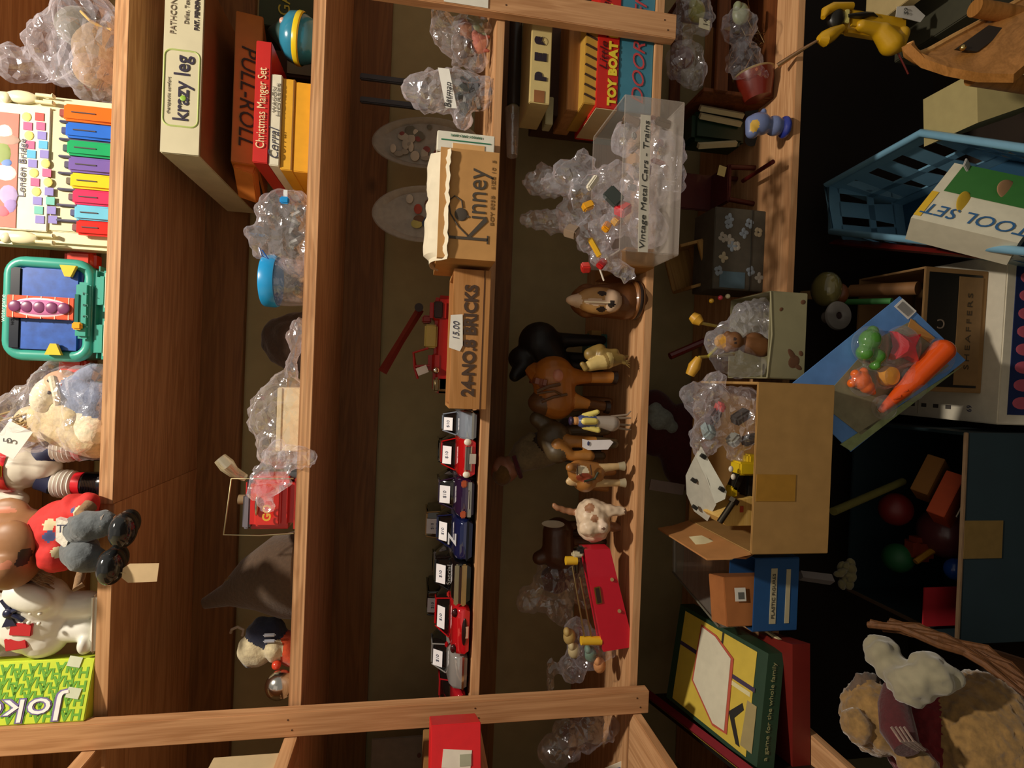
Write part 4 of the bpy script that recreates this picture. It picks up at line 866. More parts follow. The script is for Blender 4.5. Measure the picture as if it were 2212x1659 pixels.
t, w, h = cart('toy_boat_box', 'red Toy Boat box with yellow letters between the posts', 'box', 1292, -40, 1339, 236, .008, .13, paper('#c4241a', .45), None)
text('TOY BOAT FLEET', t, (-w*.47, -.0014, h*.28), .0195, mat('#e6cf3a', .5), bold=.0012, align='LEFT', sx=1.05, spacing=1.08); text('Little Skipper', t, (-w*.20, -.0014, h*.72), .020, mat('#4a1010', .5), align='LEFT', shear=.3, sx=1.15)
bx('cream_end', (-w/2-.0006, .06, h*.5), (.0012, .12, h*.96), paper('#c9b78c'), t)
zt = t.location.z
t, w, h = cart('blue_game_box', 'blue box with red slanted letters DOOR at the bottom of the toy stack', 'box', 1341, -40, 1380, 242, .010, .14, paper('#3f7f96', .5), Z4)
t.children[0].data.transform(Matrix.Diagonal((1, 1, (zt-Z4-.0005)/h, 1))) ; h = zt-Z4-.0005
text('DOOR ITEM', t, (-w*.44, -.0014, h*.42), .031, mat('#c2484a', .5), align='LEFT', shear=.35, sx=1.15)
# big clear acrylic box with label, jutting over the edge
f = Fr(372, -.118, Z4)
t = T('acrylic_case', 'clear acrylic case with handwritten Vintage Metal Cars label strip', 'case', QZ(1478, 372, Z4-.0)+Vector((0, 0, 0)))
A, Z = Q(1300, 198, -.118), Q(1478, 552, -.118)
t.location = ((A.x+Z.x)/2, -.118, Z4+.001); w = abs(A.x-Z.x); h = A.z-Z4; th = .0025; dp = .15
hL = Q(1345, 372, -.118).z-Z4
for nm, c, d in (('front_pane', (0, 0, hL/2), (w, th, hL)), ('rear_pane', (0, dp, hL/2), (w, th, hL)), ('side_pane', (-w/2, dp/2, hL/2), (th, dp, hL)), ('side_pane', (w/2, dp/2, hL/2), (th, dp, hL)), ('bottom_pane', (0, dp/2, .001), (w, dp, th))):
    bx(nm, c, d, ACR, t, .0008)
a, b_ = Q(1392, 248, -.1205)-t.location, Q(1392, 545, -.1205)-t.location
c = (a+b_)/2; st = bx('label_strip', (c.x, -.0022, c.z), (abs(a.x-b_.x), .0008, .0155), paper('#c9c3b4'), t, rot=(0, -.02, 0))
text('Vintage Metal Cars - Trains', t, (c.x-.002, -.0030, c.z), .012, mat('#3a3a36', .6), fit=.19, shear=.12)
f2 = Fr(400, -.06, Z4)
t = bag('plastic_bag', 'soft clear bag of beige parts inside the acrylic case', 'bag', f2, [((1430, 330, 0), (.04, .035, .035)), ((1440, 400, 0), (.038, .035, .03)), ((1400, 300, 0), (.035, .03, .035)), ((1385, 400, 0), (.04, .035, .035)), ((1400, 490, 0), (.035, .035, .035)), ((1350, 300, 0), (.03, .03, .02))], FILMH, .008, 32)
o = T('metal_car_parts', 'muddled beige and brown metal car parts in the acrylic case', 'toy parts', f2.o); o['kind'] = 'stuff'; g = B()
for k in range(26): g.box(f2.p(random.uniform(1350, 1450), random.uniform(255, 420), random.uniform(-.015, .03)), (random.uniform(.01, .03), .01, random.uniform(.006, .014)), mat(random.choice(['#7a6250', '#8f7a60', '#a08a70', '#5c4a3a', '#8a4a38', '#6a6a60']), .5), .002, rot=(random.random()*3, random.random()*3, 0))
g.build('pieces', o)
# crinkled bags of coloured blocks piled above
f = Fr(460, -.01, Z4+.09)
bag('plastic_bag', 'glittering clear bag of red and yellow blocks piled on the acrylic case', 'bag', f, [((1330, 390, -.05), (.030, .03, .045)), ((1290, 420, -.04), (.040, .035, .050)), ((1250, 380, -.02), (.03, .03, .04)), ((1290, 500, -.03), (.038, .035, .035)), ((1240, 460, 0), (.035, .03, .03)), ((1340, 480, -.06), (.030, .025, .035)), ((1310, 560, -.06), (.022, .018, .026)), ((1350, 590, -.07), (.014, .010, .016)), ((1205, 400, 0), (.018, .016, .03)), ((1265, 340, -.03), (.016, .012, .026))], FILM, .010, 34)
bag('plastic_bag', 'dim clear bag hanging back with a teal glint left of the wrapped tube', 'bag', Fr(450, .06, Z4+.1), [((1185, 400, 0), (.026, .02, .05)), ((1190, 480, 0), (.022, .02, .055)), ((1175, 375, 0), (.018, .016, .02))], FILM, .008, 40)
BL = [((1270, 445), '#e3a41e', (.012, .012, .018), 'yellow', 'beside the amber brick at its middle'), ((1310, 490), '#e8a020', (.018, .010, .012), 'amber', 'at the centre of the bag'), ((1285, 535), '#d8a818', (.034, .008, .009), 'long yellow', 'slanting at the lower end of the bag'),
      ((1345, 452), '#cf1f26', (.020, .016, .022), 'round red', 'near the case label'), ((1330, 478), '#c9941c', (.012, .012, .014), 'ochre', 'between the red and amber pieces'), ((1280, 395), '#e8e2d0', (.026, .008, .010), 'cream', 'near the top of the bag'), ((1325, 425), '#3c4440', (.022, .012, .028), 'dark grey', 'right of the red piece'),
      ((1265, 578), '#c8302a', (.016, .012, .014), 'small red', 'below the bag with a blue edge'), ((1300, 570), '#b81f22', (.020, .010, .012), 'thin red', 'beside the white stick'), ((1235, 500), '#8f7a66', (.020, .014, .020), 'dull beige', 'at the left side of the bag')]
for (x, y), c, d, nm, wh in BL:
    o = T('toy_brick', '%s plastic toy piece %s' % (nm, wh), 'toy brick', Q(x, y, -.080), random.random(), 'loose toy bricks in the glittering bag'); B().box((0, 0, 0), d, plas(c, .35), .002, rot=(random.uniform(-.6, .6), random.uniform(-.9, .9), 0)).build('brick', o)
o = T('white_stick', 'thin white stick beside the red toy piece', 'stick', Q(1300, 590, -.05)); B().cyl((-.012, 0, -.004), (.012, 0, .006), .0016, plas('#d8d0c0'), n=10).build('stick', o)
t, w, h = cart('low_carton', 'low brown carton end under the acrylic case', 'box', 1352, 535, 1402, 577, -.03, .16, board('#a5743f'), Z4)

# ---- animals
AM = lambda h, **k: mat(h, .45, var=.12, scale=50, coat=.2, **k)
# carved dog head mug
f = Fr(650, .03, Z4); t = T('dog_head_mug', 'glazed brown dog-head pitcher with pale muzzle', 'pitcher', f.o)
br, tan, pk, dk = AM('#6b3f1c'), AM('#b88a50'), AM('#e0bfa0'), AM('#2a1a14')
a = lambda x, y, d=0: f.p(x, y, d)
blob('head', [('c', a(1262, 650), a(1345, 650), .026, .034, 0), ('c', a(1345, 650), a(1372, 650), .034, .030, 0), ('e', a(1295, 650, -.022), (.024, .018, .040), 1), ('e', a(1320, 650, -.030), (.020, .014, .018), 2), ('e', a(1268, 632, .0), (.016, .014, .020), 0), ('e', a(1268, 668, 0), (.016, .014, .020), 0), ('e', a(1258, 650, -.018), (.012, .014, .030), 2)], [br, tan, pk, dk], .0026, 3, t,
     paint=[(a(1323, 657, -.045), (.006, .012, .006), 3), (a(1300, 634, -.036), (.0045, .014, .008), 3), (a(1300, 668, -.036), (.0045, .014, .008), 3), (a(1285, 652, -.040), (.006, .012, .022), 2)])
B().tube([a(1262, 652, -.040), a(1300, 653, -.044), a(1318, 654, -.046)], .0012, plas('#e8d8b8')).build('muzzle_line', t)
B().lathe([(.030, .0), (.034, .004), (.034, .014), (.030, .018)], (0, 0, 0), AM('#8a5a30'), n=32).lathe([(.0335, .004), (.0345, .006), (.0345, .010), (.0335, .012)], (0, 0, 0), dk, n=32).build('foot_ring', t)
# black dog standing behind
f = Fr(765, .17, Z4); a = lambda x, y, d=0: f.p(x, y, d)
t = T('toy_buffalo', 'black toy animal with lowered head behind the saddled brown horse', 'toy animal', f.o, group=None)
blk_ = mat('#0d0b0a', .5); bd = [('c', a(1165, 740), a(1195, 790, .0), .042, .036, 0), ('e', a(1130, 775), (.026, .026, .030), 0), ('c', a(1130, 790, -.01), a(1112, 812, -.02), .020, .012, 0)]
for yy in (735, 775, 792): bd.append(('c', a(1205, yy, .01*(yy % 3)), a(1300, yy, .01*(yy % 3)), .016, .010, 0))
blob('body', bd, [blk_], .0035, 3, t)
# saddled brown horse
f = Fr(835, .075, Z4); a = lambda x, y, d=0: f.p(x, y, d)
t = T('toy_horse', 'large brown toy horse with pink-brown saddle and straps', 'toy animal', f.o)
h1, h2, h3 = AM('#a5611c'), AM('#5c3a1c'), AM('#c8863c')
Lg = [('c', a(1215, 812, -.012), a(1275, 816, -.012), .020, .010, 0), ('c', a(1275, 816, -.012), a(1322, 815, -.014), .010, .011, 2), ('c', a(1215, 816, .02), a(1325, 822, .02), .016, .010, 1),
      ('c', a(1225, 862, -.004), a(1265, 872, -.01), .018, .010, 2), ('c', a(1265, 872, -.01), a(1305, 878, -.004), .009, .010, 1), ('c', a(1225, 870, .025), a(1315, 868, .025), .015, .009, 1)]
blob('body', [('c', a(1195, 815), a(1200, 865), .040, .036, 0), ('e', a(1180, 870), (.024, .028, .034), 1)]+Lg, [h1, h2, h3], .003, 3, t)
B().box(a(1167, 826, .0), (.034, .075, .030), AM('#8a5240'), .012, rot=(0, .2, 0), seg=3).sph(a(1205, 812, -.035), (.012, .008, .010), AM('#c07a60')).build('saddle', t)
B().tube([a(1160, 845, -.036), a(1185, 835, -.043), a(1210, 830, -.040)], .003, h2).tube([a(1170, 868, -.03), a(1195, 858, -.040), a(1225, 852, -.036)], .0025, h2).tube([a(1160, 850, -.034), a(1198, 845, -.044), a(1212, 852, -.04)], .002, h2).build('straps', t)
B().tube([a(1165, 880, 0), a(1215, 884, .0), a(1255, 882, .01)], [.012, .009, .004], h2).build('tail', t)
B().tube([a(1165, 812, 0), a(1150, 800, .01), a(1158, 792, .02)], [.020, .014, .009], h1).build('neck', t)
for x, y, d in ((1322, 815, -.014), (1306, 879, -.004)): B().cyl(a(x, y, d), a(x+9, y+1, d), .0115, dk, .0125, n=18).build('hoof', t)
# small teal and tan blocks
t, w, h = cart('teal_block', 'small teal and tan block between the animals', 'block', 1270, 722, 1345, 768, .19, .04, mat('#3f6f66', .7), Z4); bx('tan_side', (w*.5, .0, h*.7), (.010, .03, h*.5), mat('#8f7038', .7), t)
# bronze bird / dinosaur
f = Fr(782, .015, Z4); a = lambda x, y, d=0: f.p(x, y, d); bz, bz2 = AM('#8a7038'), AM('#c9b070')
t = T('toy_dinosaur', 'small bronze-green toy dinosaur with cream striped back', 'toy animal', f.o)
blob('body', [('c', a(1275, 790), a(1310, 778), .010, .016, 1), ('c', a(1310, 778), a(1340, 775), .016, .009, 0), ('c', a(1265, 796, -.004), a(1258, 787, -.004), .006, .005, 0), ('c', a(1315, 770), a(1352, 785, -.005), .006, .003, 0), ('c', a(1300, 765), a(1330, 760), .010, .006, 0), ('c', a(1330, 775, .008), a(1356, 770, .006), .005, .003, 0), ('c', a(1275, 765, .01), a(1295, 757, .01), .012, .012, 0)], [bz, bz2], .0018, 2, t, noise_amp=.001)
g = B()
for k in range(4): g.cyl(a(1352, 783+k*2-3, -.006), a(1361, 785+k*6-8, -.008), .0014, bz, .0004, n=6)
g.build('claws', t)
# little bugler figurine
f = Fr(915, .012, Z4); a = lambda x, y, d=0: f.p(x, y, d)
t = T('toy_soldier', 'small painted figure in blue coat with yellow sleeves', 'figurine', f.o)
cy, cb, cg_, cs_ = plas('#e0cf70', .4), plas('#46527e', .4), plas('#9c9084', .4), plas('#c89058', .4)
blob('body', [('e', a(1243, 909), (.0075, .0075, .007), 3), ('e', a(1233, 909), (.008, .008, .004), 4), ('c', a(1258, 910), a(1290, 910), .011, .009, 1), ('c', a(1262, 910, -.008), a(1286, 910, -.008), .006, .005, 0), ('c', a(1262, 898), a(1290, 890, -.004), .005, .0045, 0), ('c', a(1262, 922), a(1292, 930, -.004), .005, .0045, 0), ('c', a(1292, 910), a(1322, 915), .010, .014, 2)], [cy, cb, cg_, cs_, plas('#2e2440', .4)], .0014, 2, t)
g = B()
for y0, y1 in ((900, 888), (904, 903), (916, 918), (922, 928)): g.tube([a(1320, y0), a(1355, y1 if y0 != 900 else 896), a(1363, y1)], [.0022, .0018, .0010], plas('#8f7e6c', .4))
g.build('stand_legs', t)
# camel with price tag
f = Fr(965, .045, Z4); a = lambda x, y, d=0: f.p(x, y, d); cm, cm2 = AM('#a06a2c'), AM('#4a3c26')
t = T('toy_camel', 'brown jointed toy camel with white price tag on its leg', 'toy animal', f.o)
blob('body', [('c', a(1195, 945, .02), a(1205, 975), .030, .022, 1), ('c', a(1215, 953), a(1285, 955, -.01), .012, .010, 0), ('c', a(1285, 955, -.01), a(1325, 958, -.01), .010, .010, 1), ('c', a(1205, 962, -.01), a(1235, 985, -.012), .012, .009, 0), ('c', a(1235, 985, -.012), a(1272, 985, -.012), .009, .011, 0), ('c', a(1215, 935, .03), a(1310, 930, .03), .012, .009, 1), ('c', a(1190, 925, .03), a(1160, 905, .03), .018, .014, 1), ('c', a(1215, 985, .04), a(1300, 985, .04), .010, .008, 1)], [cm, cm2], .0025, 3, t)
B().prism([a(1258, 948, -.022), a(1258, 966, -.022), a(1270, 972, -.022), a(1313, 971, -.022), a(1325, 955, -.022), a(1318, 950, -.022), a(1270, 951, -.022)], (0, .0008, 0), paper('#ece7ea')).build('price_tag', t)
B().sph(a(1271, 958, -.0235), (.004, .0006, .0022), mat('#3a3f66', .6)).build('ink_mark', t)
# donkey with tack
f = Fr(1030, .02, Z4); a = lambda x, y, d=0: f.p(x, y, d); dn1, dn2 = AM('#9a6630'), AM('#c8a878')
t = T('toy_donkey', 'tan toy donkey with cream and rust harness, front legs toward the edge', 'toy animal', f.o)
blob('body', [('c', a(1250, 1018), a(1285, 1020), .020, .018, 0), ('e', a(1262, 1036, .01), (.022, .030, .020), 0), ('c', a(1285, 1012, -.005), a(1340, 1007, -.005), .0085, .006, 1), ('c', a(1285, 1043, .0), a(1342, 1043, 0), .008, .006, 1), ('c', a(1280, 1020, .05), a(1325, 1020, .05), .008, .006, 0), ('c', a(1275, 1050, .05), a(1310, 1056, .05), .008, .006, 0), ('c', a(1245, 1012, -.01), a(1232, 1010, -.02), .010, .008, 0), ('e', a(1236, 1040, .0), (.008, .006, .012), 1)], [dn1, dn2, AM('#8c3c24'), AM('#e0d0b0')], .002, 3, t, paint=[(a(1258, 1018, -.02), (.010, .012, .012), 3), (a(1262, 1032, -.018), (.008, .012, .014), 2)])
B().tube([a(1247, 1004, -.022), a(1247, 1026, -.022)], .0012, AM('#4a2c18')).tube([a(1275, 1004, -.022), a(1278, 1026, -.022)], .0012, AM('#4a2c18')).tube([a(1262, 1040, -.022), a(1285, 1034, -.02), a(1292, 1020, -.02)], .002, AM('#2c3424')).build('harness', t)
for x, y, d in ((1340, 1007, -.005), (1342, 1043, 0)): B().cyl(a(x-5, y, d), a(x+8, y, d), .006, AM('#a89a7c'), .0085, n=16).build('hoof', t)
# white dog/pig
f = Fr(1120, .022, Z4); a = lambda x, y, d=0: f.p(x, y, d); fw_, fb_ = AM('#d8c0a4'), AM('#9a6c4c')
t = T('toy_ram', 'cream and tan furry toy lamb with head turned down', 'toy animal', f.o)
blob('body', [('c', a(1280, 1112, .012), a(1282, 1135, .03), .030, .030, 0), ('e', a(1275, 1138, -.010), (.018, .018, .020), 0), ('e', a(1302, 1138, -.020), (.012, .012, .010), 2), ('c', a(1300, 1102, 0), a(1345, 1104, -.005), .013, .008, 0), ('c', a(1300, 1135, .06), a(1345, 1140, .055), .011, .008, 1), ('c', a(1258, 1108, .03), a(1230, 1105, .03), .007, .006, 1), ('c', a(1230, 1105, .03), a(1205, 1098, .03), .006, .006, 1), ('c', a(1205, 1098, .03), a(1198, 1092, .03), .006, .005, 1)], [fw_, fb_, AM('#dcc4ae'), AM('#6a4a3c')], .0024, 2, t, noise_amp=.0022, noise_scale=110, paint=[(a(1272, 1095, -.01), .010, 1), (a(1285, 1120, -.02), .007, 1), (a(1304, 1142, -.03), .003, 3), (a(1352, 1104, -.005), .009, 3)])
# doll hanging behind
f = Fr(985, .24, Z4); a = lambda x, y, d=0: f.p(x, y, d)
t = T('cloth_doll', 'blonde cream-dressed doll sitting dim behind the camel', 'doll', f.o)
blob('body', [('e', a(1090, 1015), (.028, .026, .030), 0), ('c', a(1130, 990), a(1175, 975), .030, .034, 1), ('c', a(1125, 965), a(1145, 945), .015, .012, 1), ('c', a(1180, 965), a(1240, 950), .036, .048, 2), ('c', a(1240, 950), a(1345, 930), .05, .05, 2)], [AM('#b07a60'), cloth('#8a7c5c'), cloth('#332618')], .004, 3, t, noise_amp=.004)
B().sph(a(1085, 1022, 0), (.026, .03, .022), cloth('#7a5c2c')).tube([a(1110, 985, -.02), a(1118, 1010, -.028), a(1125, 1030, -.01)], .005, cloth('#5c2030')).build('hair_and_scarf', t)
# dark brown horse and oval
f = Fr(1165, .15, Z4); a = lambda x, y, d=0: f.p(x, y, d)
t = T('toy_pony', 'dim dark brown toy pony standing behind the cream lamb', 'toy animal', f.o)
blob('body', [('c', a(1205, 1150), a(1205, 1195, 0), .030, .032, 0), ('c', a(1195, 1195), a(1165, 1205), .020, .014, 0), ('c', a(1230, 1135), a(1300, 1130), .009, .007, 0), ('c', a(1230, 1170), a(1305, 1170), .009, .007, 0), ('c', a(1230, 1195, .03), a(1305, 1195, .03), .010, .008, 0), ('c', a(1220, 1150, .03), a(1305, 1150, .03), .010, .008, 0)], [AM('#4a2c18')], .003, 3, t)
t = T('white_oval_tag', 'faint white oval label on the dark pony', 'tag', Q(1195, 1132, .10)); B().sph((0, 0, 0), (.007, .001, .022), paper('#a59c88'), rot=(0, .06, 0)).build('label', t)
# clear bag in the back left, plus bagged small toys near the red toy
f = Fr(1270, .16, Z4)
bag('plastic_bag', 'thin clear bag slumped at the back behind the red metal toy', 'bag', f, [((1200, 1260, 0), (.05, .03, .05)), ((1160, 1290, 0), (.03, .02, .04)), ((1240, 1230, 0), (.04, .03, .04)), ((1210, 1320, -.02), (.035, .02, .025)), ((1280, 1280, 0), (.035, .03, .045))], FILMC, .010, 30)
o = T('brown_toy', 'dim brown toy lump inside the bag behind the red metal toy', 'toy', f.o); blob('body', [('e', f.p(1200, 1250, .01), (.03, .02, .03), 0), ('e', f.p(1240, 1220, .01), (.03, .02, .04), 0)], [cloth('#4c3626')], .004, 3, o, noise_amp=.004)
f = Fr(1400, .05, Z4)
bag('plastic_bag', 'rounded clear bag with peach and green toy pieces by the left post', 'bag', f, [((1275, 1400, 0), (.038, .034, .035)), ((1250, 1370, .02), (.032, .03, .030)), ((1305, 1405, -.01), (.020, .022, .026)), ((1240, 1440, .02), (.035, .02, .03)), ((1190, 1460, .03), (.04, .008, .012))], FILMC, .006, 34)
for (x, y, c, l) in ((1295, 1437, '#d09058', 'peach'), (1275, 1412, '#5c7a68', 'pale green'), (1230, 1375, '#a58a50', 'mustard'), (1240, 1405, '#b0a078', 'cream')):
    o = T('toy_piece', l + ' toy piece in the rounded bag by the left post', 'toy piece', Q(x, y, .04), group='toy pieces by the left post'); B().sph((0, 0, 0), (.014, .010, .011), mat(c, .6)).sph((.010, -.003, .006), (.008, .008, .006), mat(c, .6)).build('piece', o)
# red metal toy with rods and yellow pegs
t = T('red_metal_toy', 'red painted metal toy with yellow pegs and two wire rods', 'toy', Q(1372, 1395, .012)); t.location.z = Z4; L0 = t.location
pq = lambda x, y, Y=.012: Q(x, y, Y)-L0
rm = plas('#cf1030', .35)
B().prism([pq(1262, 1188), pq(1318, 1186), pq(1370, 1397), pq(1304, 1408)], (0, .030, 0), rm).build('body', t)
bz_ = B(); c_ = pq(1292, 1286, .011); bz_.box(c_, (.030, .0015, .011), metalm('#a8884a', .4), .001, rot=(0, -.2, 0)).box(c_+Vector((0, -.001, 0)), (.026, .0015, .007), mat('#33201a', .5), rot=(0, -.2, 0)); bz_.build('name_plate', t)
g = B()
for x, y in ((1322, 1252), (1338, 1320)): g.cyl(pq(x, y, .012), pq(x, y, .010), .0032, metalm('#c8a070'), n=14)
g.build('rivets', t)
B().tube([pq(1236, 1222, .018), pq(1262, 1374, .018)], .0016, metalm('#c9bf98')).tube([pq(1252, 1245, .018), pq(1277, 1374, .018)], .0016, metalm('#c9bf98')).build('wire_rods', t)
for x0, x1, y in ((1222, 1246, 1211), (1255, 1298, 1384)): B().cyl(pq(x0, y, .018), pq(x1, y, .018), .0075, plas('#e3b428', .35), n=24).build('yellow_peg', t)
B().box(pq(1247, 1197, .018), (.010, .012, .020), plas('#cfc4a4'), .003).box(pq(1254, 1188, .02), (.014, .014, .012), mat('#1d1b1a', .4), .003).tube([pq(1246, 1215, .018), pq(1247, 1238, .018)], [.005, .003], metalm('#5a5450')).build('clamp', t)
# left side shelf at this level: bag and blue-white card
f = Fr(1580, .04, Z4)
bag('plastic_bag', 'dusty clear bag of tan pieces left of the left post', 'bag', f, [((1270, 1575, 0), (.04, .03, .03)), ((1310, 1575, 0), (.025, .03, .02)), ((1220, 1600, 0), (.04, .03, .03)), ((1200, 1620, 0), (.03, .03, .03))], FILMC, .008, 32)
o = T('tan_pieces', 'tan toy pieces in the dusty bag left of the left post', 'toy', f.o); blob('body', [('e', f.p(1280, 1570, .01), (.03, .02, .02), 0), ('e', f.p(1240, 1590, .01), (.02, .02, .02), 0)], [cloth('#7a6650')], .004, 2, o, noise_amp=.005)
q = QZ(1342, 1650, Z4); t = T('blue_white_card', 'folded white card with blue panel on the lower side shelf', 'card', q)
B().prism([(-.035, 0, 0), (.004, 0, 0), (-.010, .006, .028)], (0, .0012, 0), paper('#e6e0cc')).prism([(-.030, -.0008, .002), (-.006, -.0008, .002), (-.012, .004, .020)], (0, .0008, 0), paper('#3a4684')).build('card', t)
# ============================================================ LOWEST SHELF
Z5 = ZS[5]
# slatted basket of bric-a-brac
f = Fr(90, .07, Z5); t = T('slatted_basket', 'brown wooden slatted basket of wire and beads at the right of the lowest shelf', 'basket', f.o)
sw = wood('basket_wood', '#5c3218', '#7c4824', 0, .8)
for (x0, x1) in ((1548, 1574), (1654, 1680)):
    a, b_ = f.p(x0, 90), f.p(x1, 90); bx('slat', (.02, .0, (a.z+b_.z)/2), (.26, .008, abs(a.z-b_.z)), sw, t, .001); bx('slat', (.02, .20, (a.z+b_.z)/2), (.26, .008, abs(a.z-b_.z)), sw, t, .001)
for xx in (-.106, .146): bx('end_panel', (xx, .10, .07), (.008, .19, .14), sw, t, .001)
bx('base', (.02, .10, .004), (.25, .20, .008), sw, t)
g = B(); random.seed(3)
for k in range(22):
    p0 = f.p(random.uniform(1570, 1650), random.uniform(20, 175), .025); g.tube([p0, p0+Vector((random.uniform(-.03, .03), random.uniform(-.008, .008), random.uniform(-.03, .03))), p0+Vector((random.uniform(-.04, .04), random.uniform(-.008, .008), random.uniform(-.03, .03)))], .0009, metalm(random.choice(['#b89a6c', '#8a7a5c', '#c8b48c'])), n=5)
o = g.build('wire_tangle'); o.location = f.o; tag(o, 'tangle of thin brass wires and stems in the slatted basket', 'wire', kind='stuff')
bag('plastic_bag', 'clear bag with yellow-green contents on top of the slatted basket', 'bag', Fr(60, .03, Z5+.13), [((1475, 130, 0), (.035, .03, .035)), ((1500, 160, 0), (.025, .025, .02)), ((1500, 20, 0), (.03, .03, .035)), ((1520, 40, 0), (.025, .025, .02)), ((1470, 60, .02), (.03, .02, .03))], FILMC, .008, 34)
bag('plastic_bag', 'clear bag of beads inside the slatted basket', 'bag', Fr(120, .04, Z5+.02), [((1605, 130, .01), (.04, .03, .035)), ((1600, 60, .01), (.035, .03, .035)), ((1640, 160, .01), (.02, .02, .02))], FILMC, .007, 38)
for (x, y, c, l) in ((1505, 25, '#8a8a28', 'yellow-green'), (1480, 125, '#5c2c18', 'reddish brown'), (1600, 30, '#8a9070', 'grey-green'), (1640, 165, '#a85a38', 'orange-brown')):
    o = T('trinket', l + ' trinket at the slatted basket', 'trinket', Q(x, y, .05), group='trinkets in the slatted basket'); B().sph((0, 0, 0), (.020, .012, .016), mat(c, .4)).sph((.008, -.005, .01), (.010, .008, .008), mat(c, .4)).build('trinket', o)
o = T('price_card', 'small square price card on the bag above the slatted basket', 'card', Q(1522, 52, .0)); bx('card', (0, 0, 0), (.022, .0008, .020), paper('#b8b094'), o, rot=(0, .2, .3)); text('14', o, (0, -.004, 0), .012, mat('#3a342c', .6))
# red bowl
f = Fr(212, .06, Z5); t = T('red_cup', 'dark red cup with cream rim lying by the basket', 'cup', f.o)
B().lathe([(0, 0), (.024, 0), (.034, .030), (.036, .048), (.033, .048), (.030, .030), (0, .006)], (0, .01, .030), plas('#6c1c0e', .35), M=Matrix.Rotation(math.radians(75), 4, 'Y')).lathe([(.0355, .046), (.038, .048), (.0355, .050)], (0, .01, .030), plas('#b8a070'), M=Matrix.Rotation(math.radians(75), 4, 'Y')).build('cup', t)
# dark green toy vehicle with pale bars
f = Fr(280, .12, Z5); t = T('toy_truck', 'dark green toy truck with three pale side bars lying back on the lowest shelf', 'toy truck', f.o)
a, b_ = f.p(1500, 228), f.p(1610, 322); B().box(((a.x+b_.x)/2, .03, (a.z+b_.z)/2), (abs(a.x-b_.x)*.8, .06, abs(a.z-b_.z)), mat('#16301f', .35), .008).build('body', t)
for (x0, y0, x1, y1) in ((1512, 233, 1605, 250), (1512, 250, 1600, 268), (1508, 315, 1590, 310)):
    p, q = f.p(x0, y0, -.006), f.p(x1, y1, -.006); B().tube([p, q], .0065, paper('#b8b08c'), n=4).build('side_bar', t)
for k in (0, 1): B().cyl(f.p(1625, 240+k*60, 0), f.p(1625, 240+k*60, .05), .014, mat('#1a1512', .6)).build('wheel', t)
# blue bluebird figurine
f = Fr(265, .01, Z5); t = T('bluebird_figurine', 'pale blue bird-like figurine with yellow centre and dark blue base', 'figurine', f.o); a = f.p
blob('body', [('e', a(1640, 268), (.020, .018, .024), 0), ('c', a(1622, 262), a(1625, 285), .010, .012, 0), ('c', a(1650, 240, -.004), a(1645, 255), .005, .010, 0), ('e', a(1672, 272), (.018, .016, .016), 0), ('e', a(1694, 275), (.020, .018, .010), 1)], [plas('#6a78a4', .4), plas('#26348c', .35), plas('#c8a03c', .4)], .0022, 3, t, paint=[(a(1632, 270, -.016), (.012, .012, .009), 2)])
# dark red chair-like toy lying down
f = Fr(395, .10, Z5); t = T('red_doll_chair', 'dark red wooden doll chair with cream tag', 'doll chair', f.o); rr = mat('#4c0f0c', .4, coat=.2)
bx('seat', (.0, .05, .055), (.075, .07, .008), rr, t, .002); bx('backrest', (0, .085, .10), (.075, .008, .09), rr, t, .002)
for sx_ in (-1, 1):
    for sy_ in (.018, .082): B().cyl((sx_*.032, sy_, .055), (sx_*.036, sy_, 0), .005, rr).build('leg', t)
bx('tag', (.02, .012, .075), (.020, .001, .016), paper('#c8b878'), t, rot=(0, .2, 0)); B().cyl((.0, .0, .036), (.0, -.10, .040), .004, rr).build('stretcher', t)
for yy, zz in ((315, .125), (400, .09)):
    q = QZ(1728, yy, Z5); 
# open wooden box tilted
t = T('small_wooden_box', 'small open tan wooden box tilted behind the grey tin', 'box', Q(1540, 560, .12), rot=(0, math.radians(-18), 0)); wb = wood('small_box_wood', '#8a6636', '#a88248', 0)
for nm, c, d in (('bottom_panel', (0, .04, 0), (.085, .08, .006)), ('side_panel', (-.042, .04, .03), (.006, .08, .06)), ('side_panel', (.042, .04, .03), (.006, .08, .06)), ('rear_panel', (0, .08, .03), (.085, .006, .06)), ('front_panel', (0, 0, .012), (.085, .006, .024))): bx(nm, c, d, wb, t, .001)
# floral wrapped box
t, w, h = cart('floral_tin', 'dark grey box with faded white flower print on the lowest shelf', 'box', 1542, 452, 1680, 628, .075, .08, mat('#4a4438', .7, var=.15), Z5)
g = B(); random.seed(5)
for k in range(13):
    x, z = random.uniform(-.44, .44)*w, random.uniform(.08, .92)*h; c = random.choice(['#9a9488', '#7f8a94', '#8c5c4c', '#a89c80'])
    for j in range(4): an = j*1.57+k; g.sph((x+.006*math.cos(an), -.0006, z+.005*math.sin(an)), (.0055, .0008, .0040), mat(c, .6), u=10, v=5, rot=(0, an, 0))
g.build('flower_print', t)
bx('lid_line', (0, -.0008, h*.27), (w, .0012, .0015), mat('#2c2820', .7), t); bx('blue_patch', (-w*.38, -.0005, h*.62), (w*.2, .0008, h*.5), mat('#4c6470', .6), t)
bpy.data.objects[t.name].location.z = Z5
